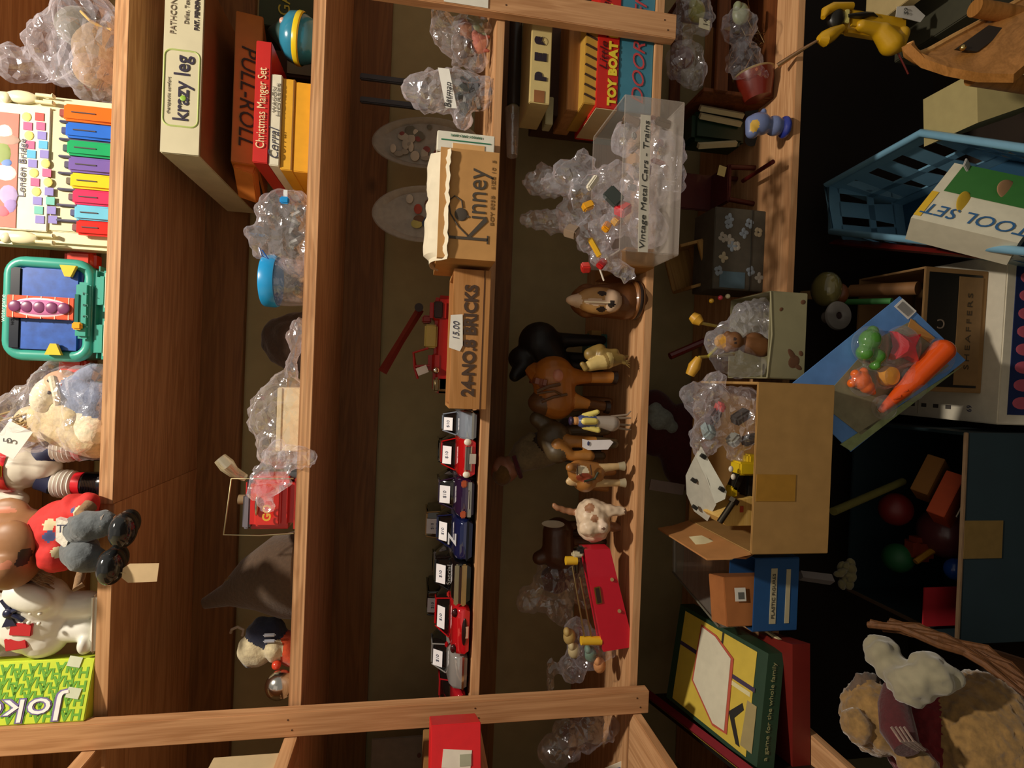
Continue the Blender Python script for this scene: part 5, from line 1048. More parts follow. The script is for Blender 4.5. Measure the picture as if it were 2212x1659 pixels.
# grey tin tray with bags and teddy
o, w, h = fr_box(1660, 632, 1745, 818, -.052, Z5); t = T('grey_tin', 'low grey-green tin box with rust stains holding small toys', 'tin', o)
gm_ = mat('#8a8464', .6, var=.1, scale=20); th = .002; dp = .12
for nm, c, d in (('front_panel', (0, 0, h/2), (w, th, h)), ('rear_panel', (0, dp, h/2), (w, th, h)), ('side_panel', (-w/2, dp/2, h/2), (th, dp, h)), ('side_panel', (w/2, dp/2, h/2), (th, dp, h)), ('bottom_panel', (0, dp/2, .001), (w, dp, th))): bx(nm, c, d, gm_, t, .0006)
g = B()
for (u, v, r, r2) in ((-.30, .30, .010, .012), (-.22, .36, .012, .005), (-.36, .18, .008, .004), (-.20, .12, .005, .004), (.40, .12, .005, .004), (.30, .7, .004, .003)): g.sph((u*w, -.0012, v*h), (r, .0006, r2), mat('#5c3a22', .8), u=12, v=6, rot=(0, u*3, 0))
g.build('rust_stains', t); B().tube([(-w/2, -.001, h), (0, -.001, h-.006), (w/2, -.001, h)], .0016, gm_).build('rolled_rim', t)
f = Fr(700, .0, Z5+.02)
bag('plastic_bag', 'clear bag with a gold glint standing in the grey tin', 'bag', f, [((1620, 690, 0), (.034, .03, .040)), ((1585, 720, 0), (.030, .025, .032)), ((1550, 740, 0), (.024, .02, .022)), ((1640, 660, 0), (.018, .022, .020)), ((1640, 720, 0), (.028, .025, .025))], FILMH, .007, 36)
bag('plastic_bag', 'domed clear bag with orange dots beside the small teddy', 'bag', Fr(780, -.01, Z5+.02), [((1595, 775, 0), (.036, .03, .034)), ((1575, 770, 0), (.03, .028, .034)), ((1630, 790, 0), (.02, .025, .02))], FILMC, .005, 38)
f = Fr(735, -.02, Z5+.01); t = T('teddy_figure', 'small yellow and brown teddy figure in the grey tin', 'toy', f.o); a = f.p
blob('body', [('e', a(1585, 738), (.018, .015, .016), 1), ('e', a(1562, 738, .01), (.014, .012, .016), 0), ('c', a(1615, 745), a(1645, 750), .015, .018, 1), ('e', a(1630, 730, .0), (.010, .010, .018), 1), ('e', a(1572, 722, .0), (.006, .006, .006), 1), ('e', a(1572, 755, .0), (.006, .006, .006), 1)], [cloth('#b8862c'), mat('#6c4420', .6), mat('#2a1810', .6)], .002, 2, t, paint=[(a(1588, 732, -.014), .003, 2), (a(1590, 741, -.015), .003, 2)])
for (x0, y0, x1, y1, l) in ((1495, 682, 1515, 698, 'tilted up above the bagged toys'), (1490, 810, 1510, 772, 'beside the domed bag')):
    p, q = Q(x0, y0, .01), Q(x1, y1, .0); o = T('yellow_rod', 'yellow wooden toy handle ' + l, 'toy rod', p, group='yellow toy rods'); B().tube([(0, 0, 0), (q-p)*.5, (q-p)], [.008, .011, .006], plas('#c8962c', .4), n=14).build('handle', o); e_ = Q(1585, 712 if y0 < 700 else 765, .03)-p; B().tube([(q-p), ((q-p)+e_)*.5, e_], .003, plas('#a8903c')).build('stem', o)
o = T('green_stick', 'thin yellow-green stick leaning out of the grey tin', 'stick', Q(1530, 770, .0)); B().tube([(0, 0, 0), (.02, .0, -.02), (.036, 0, -.03)], .003, plas('#a8a03c')).build('stick', o)
o = T('dark_red_rod', 'dark red rod lying at the back above the teddy', 'stick', Q(1500, 750, .10)); B().tube([(-.02, 0, .05), (.012, 0, -.02)], .007, plas('#5c0f10')).build('rod', o)
for x, y, c, l in ((1556, 643, '#c83a4a', 'red'), (1572, 640, '#cfc8a0', 'cream'), (1537, 650, '#b88a1c', 'ochre')): o = T('bead', l + ' bead at the back near the grey tin', 'bead', Q(x, y, .04), group='loose beads'); B().sph((0, 0, 0), .0045, plas(c)).build('bead', o)
# large cardboard box
o, w, h = fr_box(1630, 828, 1797, 1197, -.126, Z5); t = T('cardboard_box', 'large plain open cardboard box jutting out over the lowest shelf edge', 'box', o); cb_ = board('#a5804c'); cb2 = board('#b07c4a'); th = .004; dp = .20
for nm, c, d in (('front_panel', (0, th/2, h/2), (w, th, h)), ('rear_panel', (0, dp, h/2), (w, th, h)), ('left_side', (-w/2+th/2, dp/2, h/2), (th, dp-th, h)), ('right_side', (w/2-th/2, dp/2, h/2), (th, dp-th, h)), ('bottom_panel', (0, dp/2, th/2), (w-.01, dp-.01, th))): bx(nm, c, d, cb_, t, .0012)
bx('tape_strip', (-.030, -.0005, h*.72), (.042, .0008, h*.50), mat('#a5782c', .4), t, .0001, label='yellowed tape strip')
fl = B().quadgrid([[(-w/2, .0+k*.05, h) for k in range(5)], [(-w/2-.010, .01+k*.048, h+.030) for k in range(5)], [(-w/2-.014, .02+k*.045, h+.062) for k in range(5)]], cb2, .003); fl.build('left_flap', t, label='raised left flap')
f = Fr(1090, -.04, Z5); a = f.p
B().quadgrid([[Q(1490, 1170, .03)-o, Q(1500, 1150, .06)-o], [Q(1560, 1205, -.03)-o, Q(1600, 1175, .0)-o], [Q(1612, 1208, -.09)-o, Q(1632, 1196, -.05)-o]], cb2, .003).build('left_flap', t)
pc = T('picture_folder', 'cream picture card with green sketch tucked by the raised box flap', 'card', Q(1545, 1195, -.055)); pl = pc.location
pts = [(1492, 1163, -.035), (1520, 1160, -.04), (1562, 1180, -.05), (1592, 1202, -.06), (1580, 1210, -.062), (1545, 1208, -.056), (1515, 1190, -.045)]
B().prism([Q(*p)-pl for p in pts], (.002, .003, .002), paper('#c9bf98')).build('card', pc); B().sph(Q(1555, 1194, -.060)-pl, (.009, .003, .016), mat('#6c7828', .7), rot=(0, .7, 0)).build('green_sketch', pc)
f = Fr(930, -.05, Z5+.10)
bag('plastic_bag', 'big clear bag of grey and red parts lying on the open cardboard box', 'bag', f, [((1550, 900, 0), (.050, .04, .045)), ((1600, 930, 0), (.042, .04, .040)), ((1520, 940, 0), (.040, .03, .025)), ((1600, 870, 0), (.038, .035, .03)), ((1510, 860, .02), (.028, .025, .03)), ((1545, 835, .01), (.032, .025, .02)), ((1590, 975, 0), (.020, .02, .018)), ((1625, 910, -.01), (.02, .03, .03))], FILM, .010, 34)
random.seed(9)
for (x, y, c, l, wd) in ((1540, 900, '#5c4a4c', 'grey-brown', .03), (1555, 880, '#b84a48', 'pinkish red', .014), (1600, 900, '#3c3c3a', 'dark grey', .032), (1530, 930, '#7f9090', 'blue-grey', .03), (1620, 950, '#34342e', 'blackish', .028), (1585, 950, '#8a8c84', 'pale grey', .022)):
    o = T('bagged_part', l + ' part inside the big clear bag on the cardboard box', 'toy part', Q(x, y, -.05), random.random(), 'parts in the big clear bag'); B().box((0, 0, 0), (wd, .02, .018), mat(c, .5), .004, rot=(.4, random.random()*2, 0)).build('part', o)
# white metal plate with holes
t = T('metal_bracket', 'bent white metal plate with square holes standing in the cardboard box', 'bracket', Q(1540, 1050, -.05)); L0 = t.location; wm = mat('#c9c8ba', .35, metal=.2)
p2 = [(1515, 965, -.06), (1570, 1062, -.075), (1566, 1078, -.075), (1545, 1088, -.07), (1528, 1040, -.06), (1505, 990, -.055)]
B().prism([Q(*p)-L0 for p in p2], (0, .0025, .0), wm).build('front_plate', t)
p3 = [(1510, 975, -.055), (1530, 1040, -.062), (1547, 1090, -.068), (1528, 1126, -.02), (1500, 1105, -.0), (1485, 1070, .01), (1483, 1030, .0), (1497, 1000, -.03)]
B().prism([Q(*p)-L0 for p in p3], (.0015, .0035, .0), wm).build('bent_plate', t)
g = B()
for x, y, Y in ((1519, 986, -.0625), (1559, 1057, -.0745), (1499, 1038, -.032), (1501, 1096, -.018)): g.box(Q(x, y, Y)-L0, (.006, .006, .009), mat('#1c1a16', .8), rot=(0, .6, 0))
g.build('square_holes', t)
# yellow toy truck bits, black parts, cream wooden block
f = Fr(1020, -.06, Z5+.08); t = T('yellow_digger', 'yellow and black toy digger pieces in the cardboard box', 'toy digger', f.o); a = f.p
B().box(a(1605, 1010, 0), (.022, .03, .030), plas('#d8b81e', .4), .003).box(a(1588, 1040, .0), (.030, .02, .012), plas('#1c1a14', .4), .002, rot=(0, .4, 0)).box(a(1622, 1000, 0), (.03, .02, .02), plas('#c9a81a', .4), .003).box(a(1580, 1060, 0), (.018, .02, .012), plas('#c9a81a', .4), .002).box(a(1625, 1045, .01), (.040, .03, .04), plas('#15130f', .5), .004).build('body', t)
for x, y in ((1579, 1013), (1584, 1030)): B().sph(a(x, y, -.016), (.005, .003, .004), plas('#d8cfc0')).build('bolt', t)
t = T('pine_block', 'cream pine block with red stamp in the cardboard box', 'block', Q(1605, 1110, -.07)); L0 = t.location
B().prism([Q(*p)-L0 for p in ((1552, 1118, -.075), (1598, 1080, -.075), (1632, 1075, -.075), (1628, 1135, -.075), (1570, 1136, -.075))], (0, .05, 0), wood('pine', '#c8a050', '#d9b468', 0)).build('block', t)
B().box(Q(1602, 1100, -.0765)-L0, (.010, .001, .006), mat('#b0482c', .6)).build('red_stamp', t)
o = T('dark_bolt', 'dark metal bolt lying across the pine block', 'bolt', Q(1570, 1102, -.08)); B().cyl((-.020, 0, .012), (.012, 0, -.010), .005, metalm('#4c463c', .4), n=12).cyl((.012, 0, -.010), (.018, 0, -.014), .009, metalm('#4c463c', .4), n=6).build('bolt', o)
# acrylic display pane leaning behind folders
t = T('glass_case', 'dim clear case with pale upper edge standing behind the blue box', 'case', Q(1600, 1260, .05)); t.location.z = Z5; L0 = t.location
A, Z = Q(1457, 1135, .16)-L0, Q(1457, 1235, .16)-L0; wz = abs(A.x-Z.x)
B().box(((A.x+Z.x)/2, .11, A.z/2), (wz, .002, A.z), ACR).build('rear_pane', t); B().tube([(A.x, .11, A.z), (Z.x, .11, Z.z)], .004, mat('#8c8a80', .4)).build('pale_edge', t)
nr = Q(1600, 1352, -.02)-L0; B().quadgrid([[(Z.x, .11, A.z), (nr.x, nr.y, A.z)], [(Z.x, .11, 0), (nr.x, nr.y, 0)]], ACR, .002).build('side_pane', t)
B().tube([(Z.x, .11, A.z), (nr.x, nr.y, A.z)], .002, mat('#6f6a5c', .4)).build('side_edge', t)
# envelope box in blue file box
o, w, h = fr_box(1628, 1206, 1722, 1362, -.060, Z5); t = T('blue_file_box', 'blue open cardboard file box with two cream label strips', 'box', o); bl_ = paper('#1a4c80', .6); th = .002; dp = .075
for nm, c, d in (('front_panel', (0, 0, h/2), (w, th, h)), ('rear_panel', (0, dp, h/2), (w, th, h)), ('side_panel', (-w/2, dp/2, h/2), (th, dp, h)), ('side_panel', (w/2, dp/2, h/2), (th, dp, h)), ('bottom_panel', (0, dp/2, .001), (w, dp, th))): bx(nm, c, d, bl_, t, .0006)
for x, ln in ((1671, .094), (1702, .092)):
    a_ = Q(x, 1288, -.062)-o; s = bx('label_strip', (a_.x, -.0014, a_.z), (ln, .0008, .0115 if x < 1690 else .008), paper('#b8ae8c'), t)
text('PLASTIC FIGURES', t, ((Q(1671, 1288, -.062)-o).x, -.0022, (Q(1671, 1288, -.062)-o).z), .008, mat('#3c3a34', .7), sx=1.25)
t = T('brown_carton', 'brown carton with white barcode sticker inside the blue file box', 'box', Q(1600, 1300, -.045)+Vector((0, 0, 0)), rot=(0, math.radians(-9), 0)); L0 = t.location
bx('body', (0, .028, -.018), (.080, .050, .090), board('#a5683a'), t, .001); bx('sticker', (.012, -.0008, .0), (.022, .0008, .020), paper('#d9d4c8'), t); bx('barcode', (.010, -.0014, -.001), (.011, .0006, .011), mat('#5c5c56', .7), t)
t.rotation_euler = (0, 0, math.radians(12))
# green game box and red box under, from the left side shelf

# dim things at the back of the lowest shelf
t = T('white_plush', 'dim white plush lump at the back behind the big clear bag', 'plush toy', Q(1425, 905, .22)); blob('body', [('e', (0, 0, 0), (.026, .02, .03), 0), ('e', (.022, -.004, .012), (.014, .012, .018), 0), ('e', (-.018, 0, -.028), (.016, .014, .016), 0)], [cloth('#8f9890')], .004, 2, t, noise_amp=.003)
t = T('red_cloth', 'dark red folded cloth at the back behind the white metal plate', 'cloth', QZ(1600, 960, Z5)); t.location.y = .24
blob('body', [('e', (-.02, 0, .06), (.10, .05, .06), 0), ('e', (.03, .01, .13), (.07, .04, .05), 0)], [cloth('#4a1216')], .005, 3, t, noise_amp=.010, noise_scale=18)
t = T('grey_strip', 'pale grey strip standing behind the white metal plate', 'strip', Q(1440, 1052, .16)); bx('strip', (0, 0, 0), (.022, .004, .075), mat('#8a7c74', .5), t, rot=(0, .15, 0))
# game boxes in the corner: seen obliquely, lying flat on the left side of the lowest shelf
def slab(name, label, cat, px4, Yc, zt, th, m, edge=None, parts=()):
    """flat box whose top face has the four image corners px4 on the plane z=zt"""
    P = [QZ(x, y, zt) for x, y in px4]; o = sum(P, Vector())/4; o.z = zt-th
    t = T(name, label, cat, o)
    B().prism([p-o for p in P], (0, 0, -th), m).build('body', t, smooth=False); return t, P, o
zt = Z5+.062
G = [(1700, 1428), (1700, 1720), (1465, 1690), (1470, 1310)]
t = T('game_box', 'dark green board game box with yellow picture lid leaning in the corner', 'box', QZ(1703, 1420, Z5+.02))
L0 = t.location
# lid plane tilts: front edge low, rear edge raised
F = lambda x, y, Y: Q(x, y, Y)-L0
fr_ = [F(1700, 1415, -.075), F(1655, 1660, -.120)+Vector((-.05, -.0, 0))]
A1, A2 = Q(1660, 1412, -.072), Q(1634, 1665, -.120); B1, B2 = Q(1470, 1305, .14), Q(1470, 1700, .03)
B2 = A2+(B1-A1)
cA, cB, cC, cD = [p-L0 for p in (A1, A2, B2, B1)]
dn_ = Vector((0, .0, -.030))
B().prism([cA, cB, cC, cD], dn_, paper('#1d3a26', .5)).build('lid', t, smooth=False)
n_ = (cB-cA).cross(cD-cA).normalized(); n_ = n_ if n_.z > 0 else -n_
def onlid(u, v, h=.0006): return (cA*(1-u)+cB*u)*(1-v)+(cD*(1-u)+cC*u)*v+n_*h
def patch(poly, m, name, h=.0006): return B().prism([onlid(u, v, h) for u, v in poly], n_*.0006, m).build(name, t, smooth=False)
patch([(.04, .10), (.96, .10), (.96, .92), (.04, .92)], paper('#c9ae3c'), 'yellow_picture')
patch([(.36, .08), (.40, .08), (.40, .92), (.36, .92)], paper('#3c2c48'), 'picture_divider', .0014)
patch([(.04, .44), (.36, .44), (.36, .46), (.04, .46)], mat('#2a2418', .7), 'frame_line', .0014)
patch([(.42, .12), (.46, .12), (.46, .50), (.42, .50)], paper('#d9cf9c'), 'pale_bar', .0014)
patch([(.12, .52), (.19, .50), (.24, .58), (.22, .70), (.14, .68)], mat('#1c1610', .7), 'black_silhouette', .0016)
patch([(.55, .18), (.60, .22), (.70, .30), (.92, .20), (.92, .16), (.72, .24), (.60, .16)], mat('#1c1610', .7), 'black_silhouette', .0016)
patch([(.5, .05), (.9, .05), (.9, .16), (.5, .14)], paper('#9a8a5c'), 'torn_corner', .0010)
text('a game for the whole family', t, (cA+cB)/2+Vector((.0, -.002, -.012)), .010, mat('#8f8c60', .6), R=Matrix(((cA-cB).normalized(), Vector((0, 0, 1)), (cA-cB).normalized().cross(Vector((0, 0, 1))))).transposed(), sx=1.3)
# white tray/sheet with red border lying on the lid
S_ = [(.18, .52), (.10, .85), (.95, .85), (.95, .30), (.60, .30), (.30, .34)]
s = T('instruction_sheet', 'white rounded sheet with red edge lying on the green game box', 'sheet', L0)
B().prism([onlid(u, v, .0022) for u, v in [(.10, .52), (.22, .31), (.90, .29), (.92, .44), (.66, .72), (.08, .70)]], n_*.0008, paper('#b5503a')).build('red_border', s, smooth=False)
B().prism([onlid(u, v, .0032) for u, v in [(.12, .525), (.235, .335), (.885, .315), (.895, .435), (.65, .70), (.10, .685)]], n_*.0008, paper('#d4cdb4')).build('sheet', s, smooth=False)
t, P, o = slab('red_game_box', 'dark red and gold game box underneath the green game box', 'box', [(1712, 1392), (1712, 1760), (1560, 1700), (1640, 1368)], 0, Z5+.034, .032, paper('#6c1a12', .5))
d_ = (P[0]-P[1]).normalized(); text('GOLD RUSH', t, (P[0]+P[1])/2-o+Vector((-.04, -.002, -.017)), .020, mat('#a87a28', .6), R=Matrix((d_, Vector((0, 0, 1)), d_.cross(Vector((0, 0, 1))))).transposed(), sx=1.2)
bx('cream_edge', (P[0]*.5+P[3]*.5)-o+Vector((0, 0, -.004)), (.004, .08, .006), paper('#d0bf90'), t)
# dark tall board standing at the side with yellow and red edges
t = T('folded_board', 'tall black folded board with yellow line and crimson edge in the corner', 'board', QZ(1640, 1659, Z5)); L0 = t.location
a0, a1 = Q(1395, 1500, .20), Q(1600, 1659, -.10); d_ = (a1-a0); e0, e1 = a0-L0, a0+d_*1.25-L0
B().prism([e0, e1, e1+Vector((0, 0, -.16)), e0+Vector((0, 0, -.16))], (-.012, 0, 0), mat('#17140f', .5)).build('board', t, smooth=False)
B().tube([e0+Vector((.001, 0, .002)), e1+Vector((.001, 0, .002))], .0035, paper('#b8962c'), n=6).build('yellow_edge', t)
B().tube([e0+Vector((.010, 0, .006)), e1+Vector((.010, 0, .006))], .009, paper('#7a1420'), n=4).build('crimson_edge', t)

# ============================================================ FLOOR LEVEL
ZP = -.86
# white carton with navy band
zt = -.68
A, Bq = QZ(2168, 548, zt), QZ(2165, 918, zt); w = A.x-Bq.x; cx = (A.x+Bq.x)/2; y0 = (A.y+Bq.y)/2
t = T('white_carton', 'large white carton with navy panel of pink cups under the shelves', 'box', (cx, y0, ZP), -.02); hh = zt-ZP
bx('body', (0, .17, hh/2), (w, .34, hh), paper('#d8d0bc', .7), t, .002)
pn = bx('navy_panel', (0, -.0008, hh*.47), (w*.88, .001, hh*.84), paper('#1c2c5c', .5), t)
for k in range(8): B().sph((-w*.37+k*w*.105, -.0016, hh*.72), (.012, .001, .022), paper('#c0586c'), u=14, v=8).build('pink_print', pn)
bx('lid_seam', (0, .17, hh+.0003), (w*.96, .0016, .0006), mat('#9a9078', .7), t); text('69', t, (-w*.42, .055, hh+.0008), .014, mat('#4a4a66', .6), R=Matrix.Identity(3)); 
for k in range(4): bx('small_print', (-w*.42, .10+k*.028, hh+.0006), (.008, .012, .0004), mat('#4a4440', .6), t)
WT = zt
# carton with dark panel, open top, standing on the white carton
A, Bq = QZ(2128, 588, WT), QZ(2122, 850, WT); w = A.x-Bq.x; y0 = min(A.y, Bq.y); tp = Q(1992, 720, y0).z; h = tp-WT
t = T('open_carton', 'open brown carton with black panel standing on the white carton', 'box', ((A.x+Bq.x)/2, y0, WT+.0005), -.02); bo = board('#8a6a44'); th = .004; dp = .16
for nm, c, d in (('front_panel', (0, th/2, h/2), (w, th, h)), ('rear_panel', (0, dp, h/2), (w, th, h)), ('side_panel', (-w/2+th/2, dp/2, h/2), (th, dp-th, h)), ('side_panel', (w/2-th/2, dp/2, h/2), (th, dp-th, h)), ('bottom_panel', (0, dp/2, th/2), (w-.01, dp-.01, th))): bx(nm, c, d, bo, t, .001)
bx('black_panel', (0, -.0006, h*.52), (w*.92, .001, h*.84), mat('#15120e', .4), t); bx('kraft_label', (0, -.0012, h*.28), (w*.88, .001, h*.38), mat('#84643c', .6), t)
text('SHEAFFERS', t, (0, -.0020, h*.28), .016, mat('#3a2c18', .6), fit=w*.62, spacing=1.4); text('C', t, (.012, -.0014, h*.72), .026, mat('#7a6a5c', .5), rot='up')
bx('rear_flap', (w*.38, .20, h+.03), (.02, .14, .004), bo, t, .001, rot=(.55, 0, 0))
for (x, y, c, l, r) in ((1960, 628, '#8a6038', 'brown paper roll end', .013), (1905, 655, '#3a7a3c', 'green and yellow striped marker', .006)):
    o = T('tube_item', l + ' in the open carton', 'roll', Q(x, y, .06)); B().cyl((0, -.03, .006), (.01, .09, .05), r, paper(c), n=20).build('roll', o)
# blister card of toy food
Y = -.075; t = T('blister_card', 'blue blister card of plastic toy vegetables leaning below the cardboard box', 'toy pack', Q(1920, 810, Y)); L0 = t.location; q = lambda x, y, d=0: Q(x, y, Y+d)-L0
cor = [(1944, 640), (2086, 778), (1838, 976), (1700, 838)]
B().prism([q(*p) for p in cor], (0, .0015, 0), mat('#5f8fd0', .5, var=.12, scale=30)).build('backing_card', t)
B().prism([q(*p, -.001) for p in ((1890, 735), (1975, 690), (2050, 790), (1860, 940), (1770, 870))], (0, .0008, 0), mat('#8a8468', .6, var=.15, scale=50)).build('printed_scene', t)
B().prism([q(*p, -.001) for p in ((2080, 790), (2040, 815), (1815, 960), (1838, 974))], (0, .0008, 0), mat('#8c9a6a', .6, var=.2)).build('green_border', t)
B().prism([q(*p, -.002) for p in ((1950, 645), (1980, 672), (1962, 690), (1932, 662))], (0, .0008, 0), paper('#e0ddd8')).build('barcode_label', t); B().prism([q(*p, -.003) for p in ((1950, 651), (1973, 672), (1961, 683), (1938, 663))], (0, .0008, 0), mat('#8c8a88', .6)).build('barcode', t)
B().prism([q(*p, -.002) for p in ((1968, 688), (2020, 730), (2010, 742), (1962, 706))], (0, .0008, 0), paper('#c08a48')).build('orange_label', t)
blob('carrot', [('c', q(2035, 758, -.018), q(1975, 820, -.018), .020, .017, 0), ('c', q(1975, 820, -.018), q(1905, 885, -.014), .017, .006, 0)], [plas('#e8581a', .22)], .0022, 2, t)
g = B()
for k in range(8):
    u = k/8; c = q(2030-u*110, 762+u*108, -.018); g.tube([c+Vector((-.010*(1-u*.5), -.012+.008*u, .008)), c+Vector((0, -.0175+.008*u, 0)), c+Vector((.010*(1-u*.5), -.012+.008*u, -.008))], .0012, plas('#c84814', .3), n=5)
g.build('carrot_ridges', t)
blob('green_grapes', [('e', q(1880, 735, -.014), (.019, .016, .019), 0), ('e', q(1868, 762, -.014), (.014, .014, .014), 0), ('e', q(1895, 770, -.014), (.013, .013, .014), 0), ('e', q(1885, 718, -.012), (.012, .010, .010), 0), ('e', q(1890, 790, -.012), (.008, .010, .008), 0)], [plas('#4c8a34', .2)], .0022, 2, t)
g = B(); C_ = q(1947, 750, -.004); pts = []
for k in range(8): r = .036 if k % 2 == 0 else .017; an = k*math.pi/4+.75; pts.append(C_+Vector((r*math.cos(an), 0, r*math.sin(an))))
t_ = [p+Vector((0, -.016, 0))*1.0 for p in pts]; g.loft([[p for p in pts], [C_+(p-C_)*.92+Vector((0, -.014, 0)) for p in pts], [C_+(p-C_)*.35+Vector((0, -.022, 0)) for p in pts]], plas('#c01a24', .2)); g.build('red_star', t)
B().lathe([(.017, 0), (.018, .006), (.015, .016), (.0, .018)], q(1911, 812, 0), plas('#e0961a', .25), M=Matrix.Rotation(math.radians(90), 4, 'X')).build('yellow_cup', t)
blob('orange_fish', [('e', q(1862, 822, -.010), (.016, .012, .016), 0), ('c', q(1872, 835, -.010), q(1886, 848, -.008), .012, .005, 0), ('e', q(1848, 808, -.010), (.008, .008, .008), 0), ('e', q(1840, 828, -.008), (.008, .008, .007), 0), ('e', q(1866, 802, -.008), (.007, .007, .007), 0)], [plas('#ea6a1c', .25)], .002, 2, t)
bl_ = [(('e'), q(*c), r, 0) for c, r in (((1880, 745, -.012), (.034, .018, .034)), ((1947, 750, -.012), (.038, .020, .036)), ((1965, 830, -.012), (.032, .021, .03)), ((2025, 770, -.012), (.032, .021, .03)), ((1910, 880, -.01), (.022, .016, .022)), ((1865, 825, -.01), (.026, .016, .026)), ((1911, 812, -.01), (.024, .018, .024)))]
blob('clear_bubble', bl_, [FILMC], .004, 2, t, crumple=.001, csc=50)
# blue plastic crate at the right
zr = -.50; C1, C2, C3 = QZ(1785, 400, zr), QZ(1990, 287, zr), QZ(2212, 320, zr); e1 = C1-C2; 
C2o = C2; far = C1; near = C2+(C3-C2)*1.5; FL_ = QZ(1795, 500, zr); NL_ = QZ(2260, 548, zr)
lw = Vector((-.195, -.01, 0))  # width to the left
bp_ = plas('#78a8c4', .4); t = T('blue_crate', 'light blue plastic storage basket with slotted sides at lower right', 'basket', (C2.x-.15, C2.y+.05, ZP)); L0 = t.location; top = [far-L0, C2-L0, near-L0, NL_-L0, FL_-L0]
H_ = -.20
def wallq(a, b, nm):
    d = (b-a); n = max(2, int(d.length/.055)); g = B(); down = Vector((0, 0, H_)); inn = Vector((-.03, 0, 0)) if abs(d.y) > abs(d.x) else Vector((0, 0, 0))
    for s0, s1 in ((0, .16), (.84, 1)):
        g.prism([a+down*s0+inn*s0, b+down*s0+inn*s0, b+down*s1+inn*s1, a+down*s1+inn*s1], (.003, .003, 0), bp_)
    for i in range(n+1):
        p = a+d*(i/n); e = d.normalized()*.017
        g.prism([p-e+down*.14, p+e+down*.14, p+e+down*.5+inn*.5, p+e*1.4+down*.86+inn*.86, p-e*1.4+down*.86+inn*.86, p-e+down*.5+inn*.5], (.004, .004, 0), bp_)
    g.prism([a+down*.52+inn*.52, b+down*.52+inn*.52, b+down*.60+inn*.6, a+down*.60+inn*.6], (.004, .004, 0), bp_)
    return g.build(nm, t)
for i, nm in ((0, 'right_wall'), (1, 'front_wall'), (2, 'near_wall'), (3, 'left_wall'), (4, 'rear_wall')): wallq(top[i], top[(i+1) % 5], nm)
rim = B().tube([p for p in top], .007, bp_, closed=True, n=10); rim.build('rim', t)
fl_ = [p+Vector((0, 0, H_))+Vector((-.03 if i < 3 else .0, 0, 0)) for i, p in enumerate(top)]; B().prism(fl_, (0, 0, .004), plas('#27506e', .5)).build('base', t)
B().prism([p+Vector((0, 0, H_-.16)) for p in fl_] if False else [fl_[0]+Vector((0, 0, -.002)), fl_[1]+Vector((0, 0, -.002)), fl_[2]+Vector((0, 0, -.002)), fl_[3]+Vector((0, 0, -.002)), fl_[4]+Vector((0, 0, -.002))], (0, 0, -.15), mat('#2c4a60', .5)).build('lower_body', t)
# red tray slotted next to the crate
p0, p1 = QZ(1790, 526, -.515), QZ(2140, 556, -.515); o = T('red_tray', 'dark red flat tray edge between the blue basket and white carton', 'tray', p0); B().prism([(0, 0, 0), p1-p0, p1-p0+Vector((.012, .0, -.02)), Vector((.012, 0, -.02))], (-.004, 0, -.020), plas('#7c1c14', .4)).build('tray', o)
# box lying in the crate
t = T('tool_set_box', 'white and green toy tool set carton lying in the blue basket', 'box', Q(2080, 440, -.14)); L0 = t.location; K = lambda x, y, Y: Q(x, y, Y)-L0
a, b, c, d = K(2062, 352, -.10), K(1968, 470, -.10), K(2200, 525, -.20), K(2290, 400, -.20)
nb = (b-a).cross(d-a).normalized(); nb = nb if nb.y < 0 else -nb
B().prism([a, b, c, d], -nb*.055, paper('#cfcab4', .6)).build('body', t, smooth=False)
def onb(u, v, h=.001): return (a*(1-u)+b*u)*(1-v)+(d*(1-u)+c*u)*v+nb*h
B().prism([onb(*p) for p in ((0, .10), (.48, .10), (.48, 1), (0, 1))], nb*.0006, paper('#2f6a2c')).build('green_panel', t, smooth=False)
B().prism([onb(*p) for p in ((.52, 0), (.95, 0), (.95, .07), (.52, .07))], nb*.0006, paper('#d8b02c')).build('yellow_label', t, smooth=False)
B().sph(onb(.60, .35, .001), (.020, .002, .014), paper('#c8a42c'), rot=(0, .3, 0)).build('yellow_badge', t)
B().sph(onb(.25, .62, .001), (.016, .002, .020), paper('#a8805c')).build('child_picture', t)
X_ = (onb(.75, 0)-onb(.75, 1)).normalized(); Yd = nb.cross(X_); text('TOOL SET', t, onb(.80, .55, .0018), .032, mat('#2c5c8c', .6), R=Matrix((X_, Yd, nb)).transposed(), shear=.2)
B().box(onb(.05, .14, .006), (.016, .003, .020), paper('#b5b3b0'), .001, rot=(.4, .5, .2)).build('paper_tag', t)
# bent plywood chair piece, lower right corner, with pale boxes behind
t = T('plywood_chair', 'bent plywood chair seat with dark bolted plate at the lower right', 'chair', Q(2080, 90, -.20)); L0 = t.location; pw = wood('bent_ply', '#8a5c28', '#a8733a', 0, .7)
K = lambda x, y, Y: Q(x, y, Y)-L0
ed = [(2240, -20, -.20), (2150, 32, -.20), (2060, 80, -.20), (2010, 108, -.20), (1985, 118, -.20), (1970, 108, -.20), (1966, 92, -.20)]
lo = [(2290, 60, -.30), (2260, 100, -.32), (2190, 160, -.30), (2120, 158, -.27), (2050, 145, -.25), (2000, 128, -.22), (1968, 96, -.21)]
B().quadgrid([[K(*p) for p in ed], [(K(*p)+K(*q_))*.5+Vector((0, -.004, 0)) for p, q_ in zip(ed, lo)], [K(*p) for p in lo]], pw, .012).build('seat', t)
B().tube([K(*p) for p in ed], .005, wood('ply_edge_highlight', '#b8854a', '#c99a5c', 0), n=8).build('plywood_edge', t)  # edge highlight put into a paler wood colour
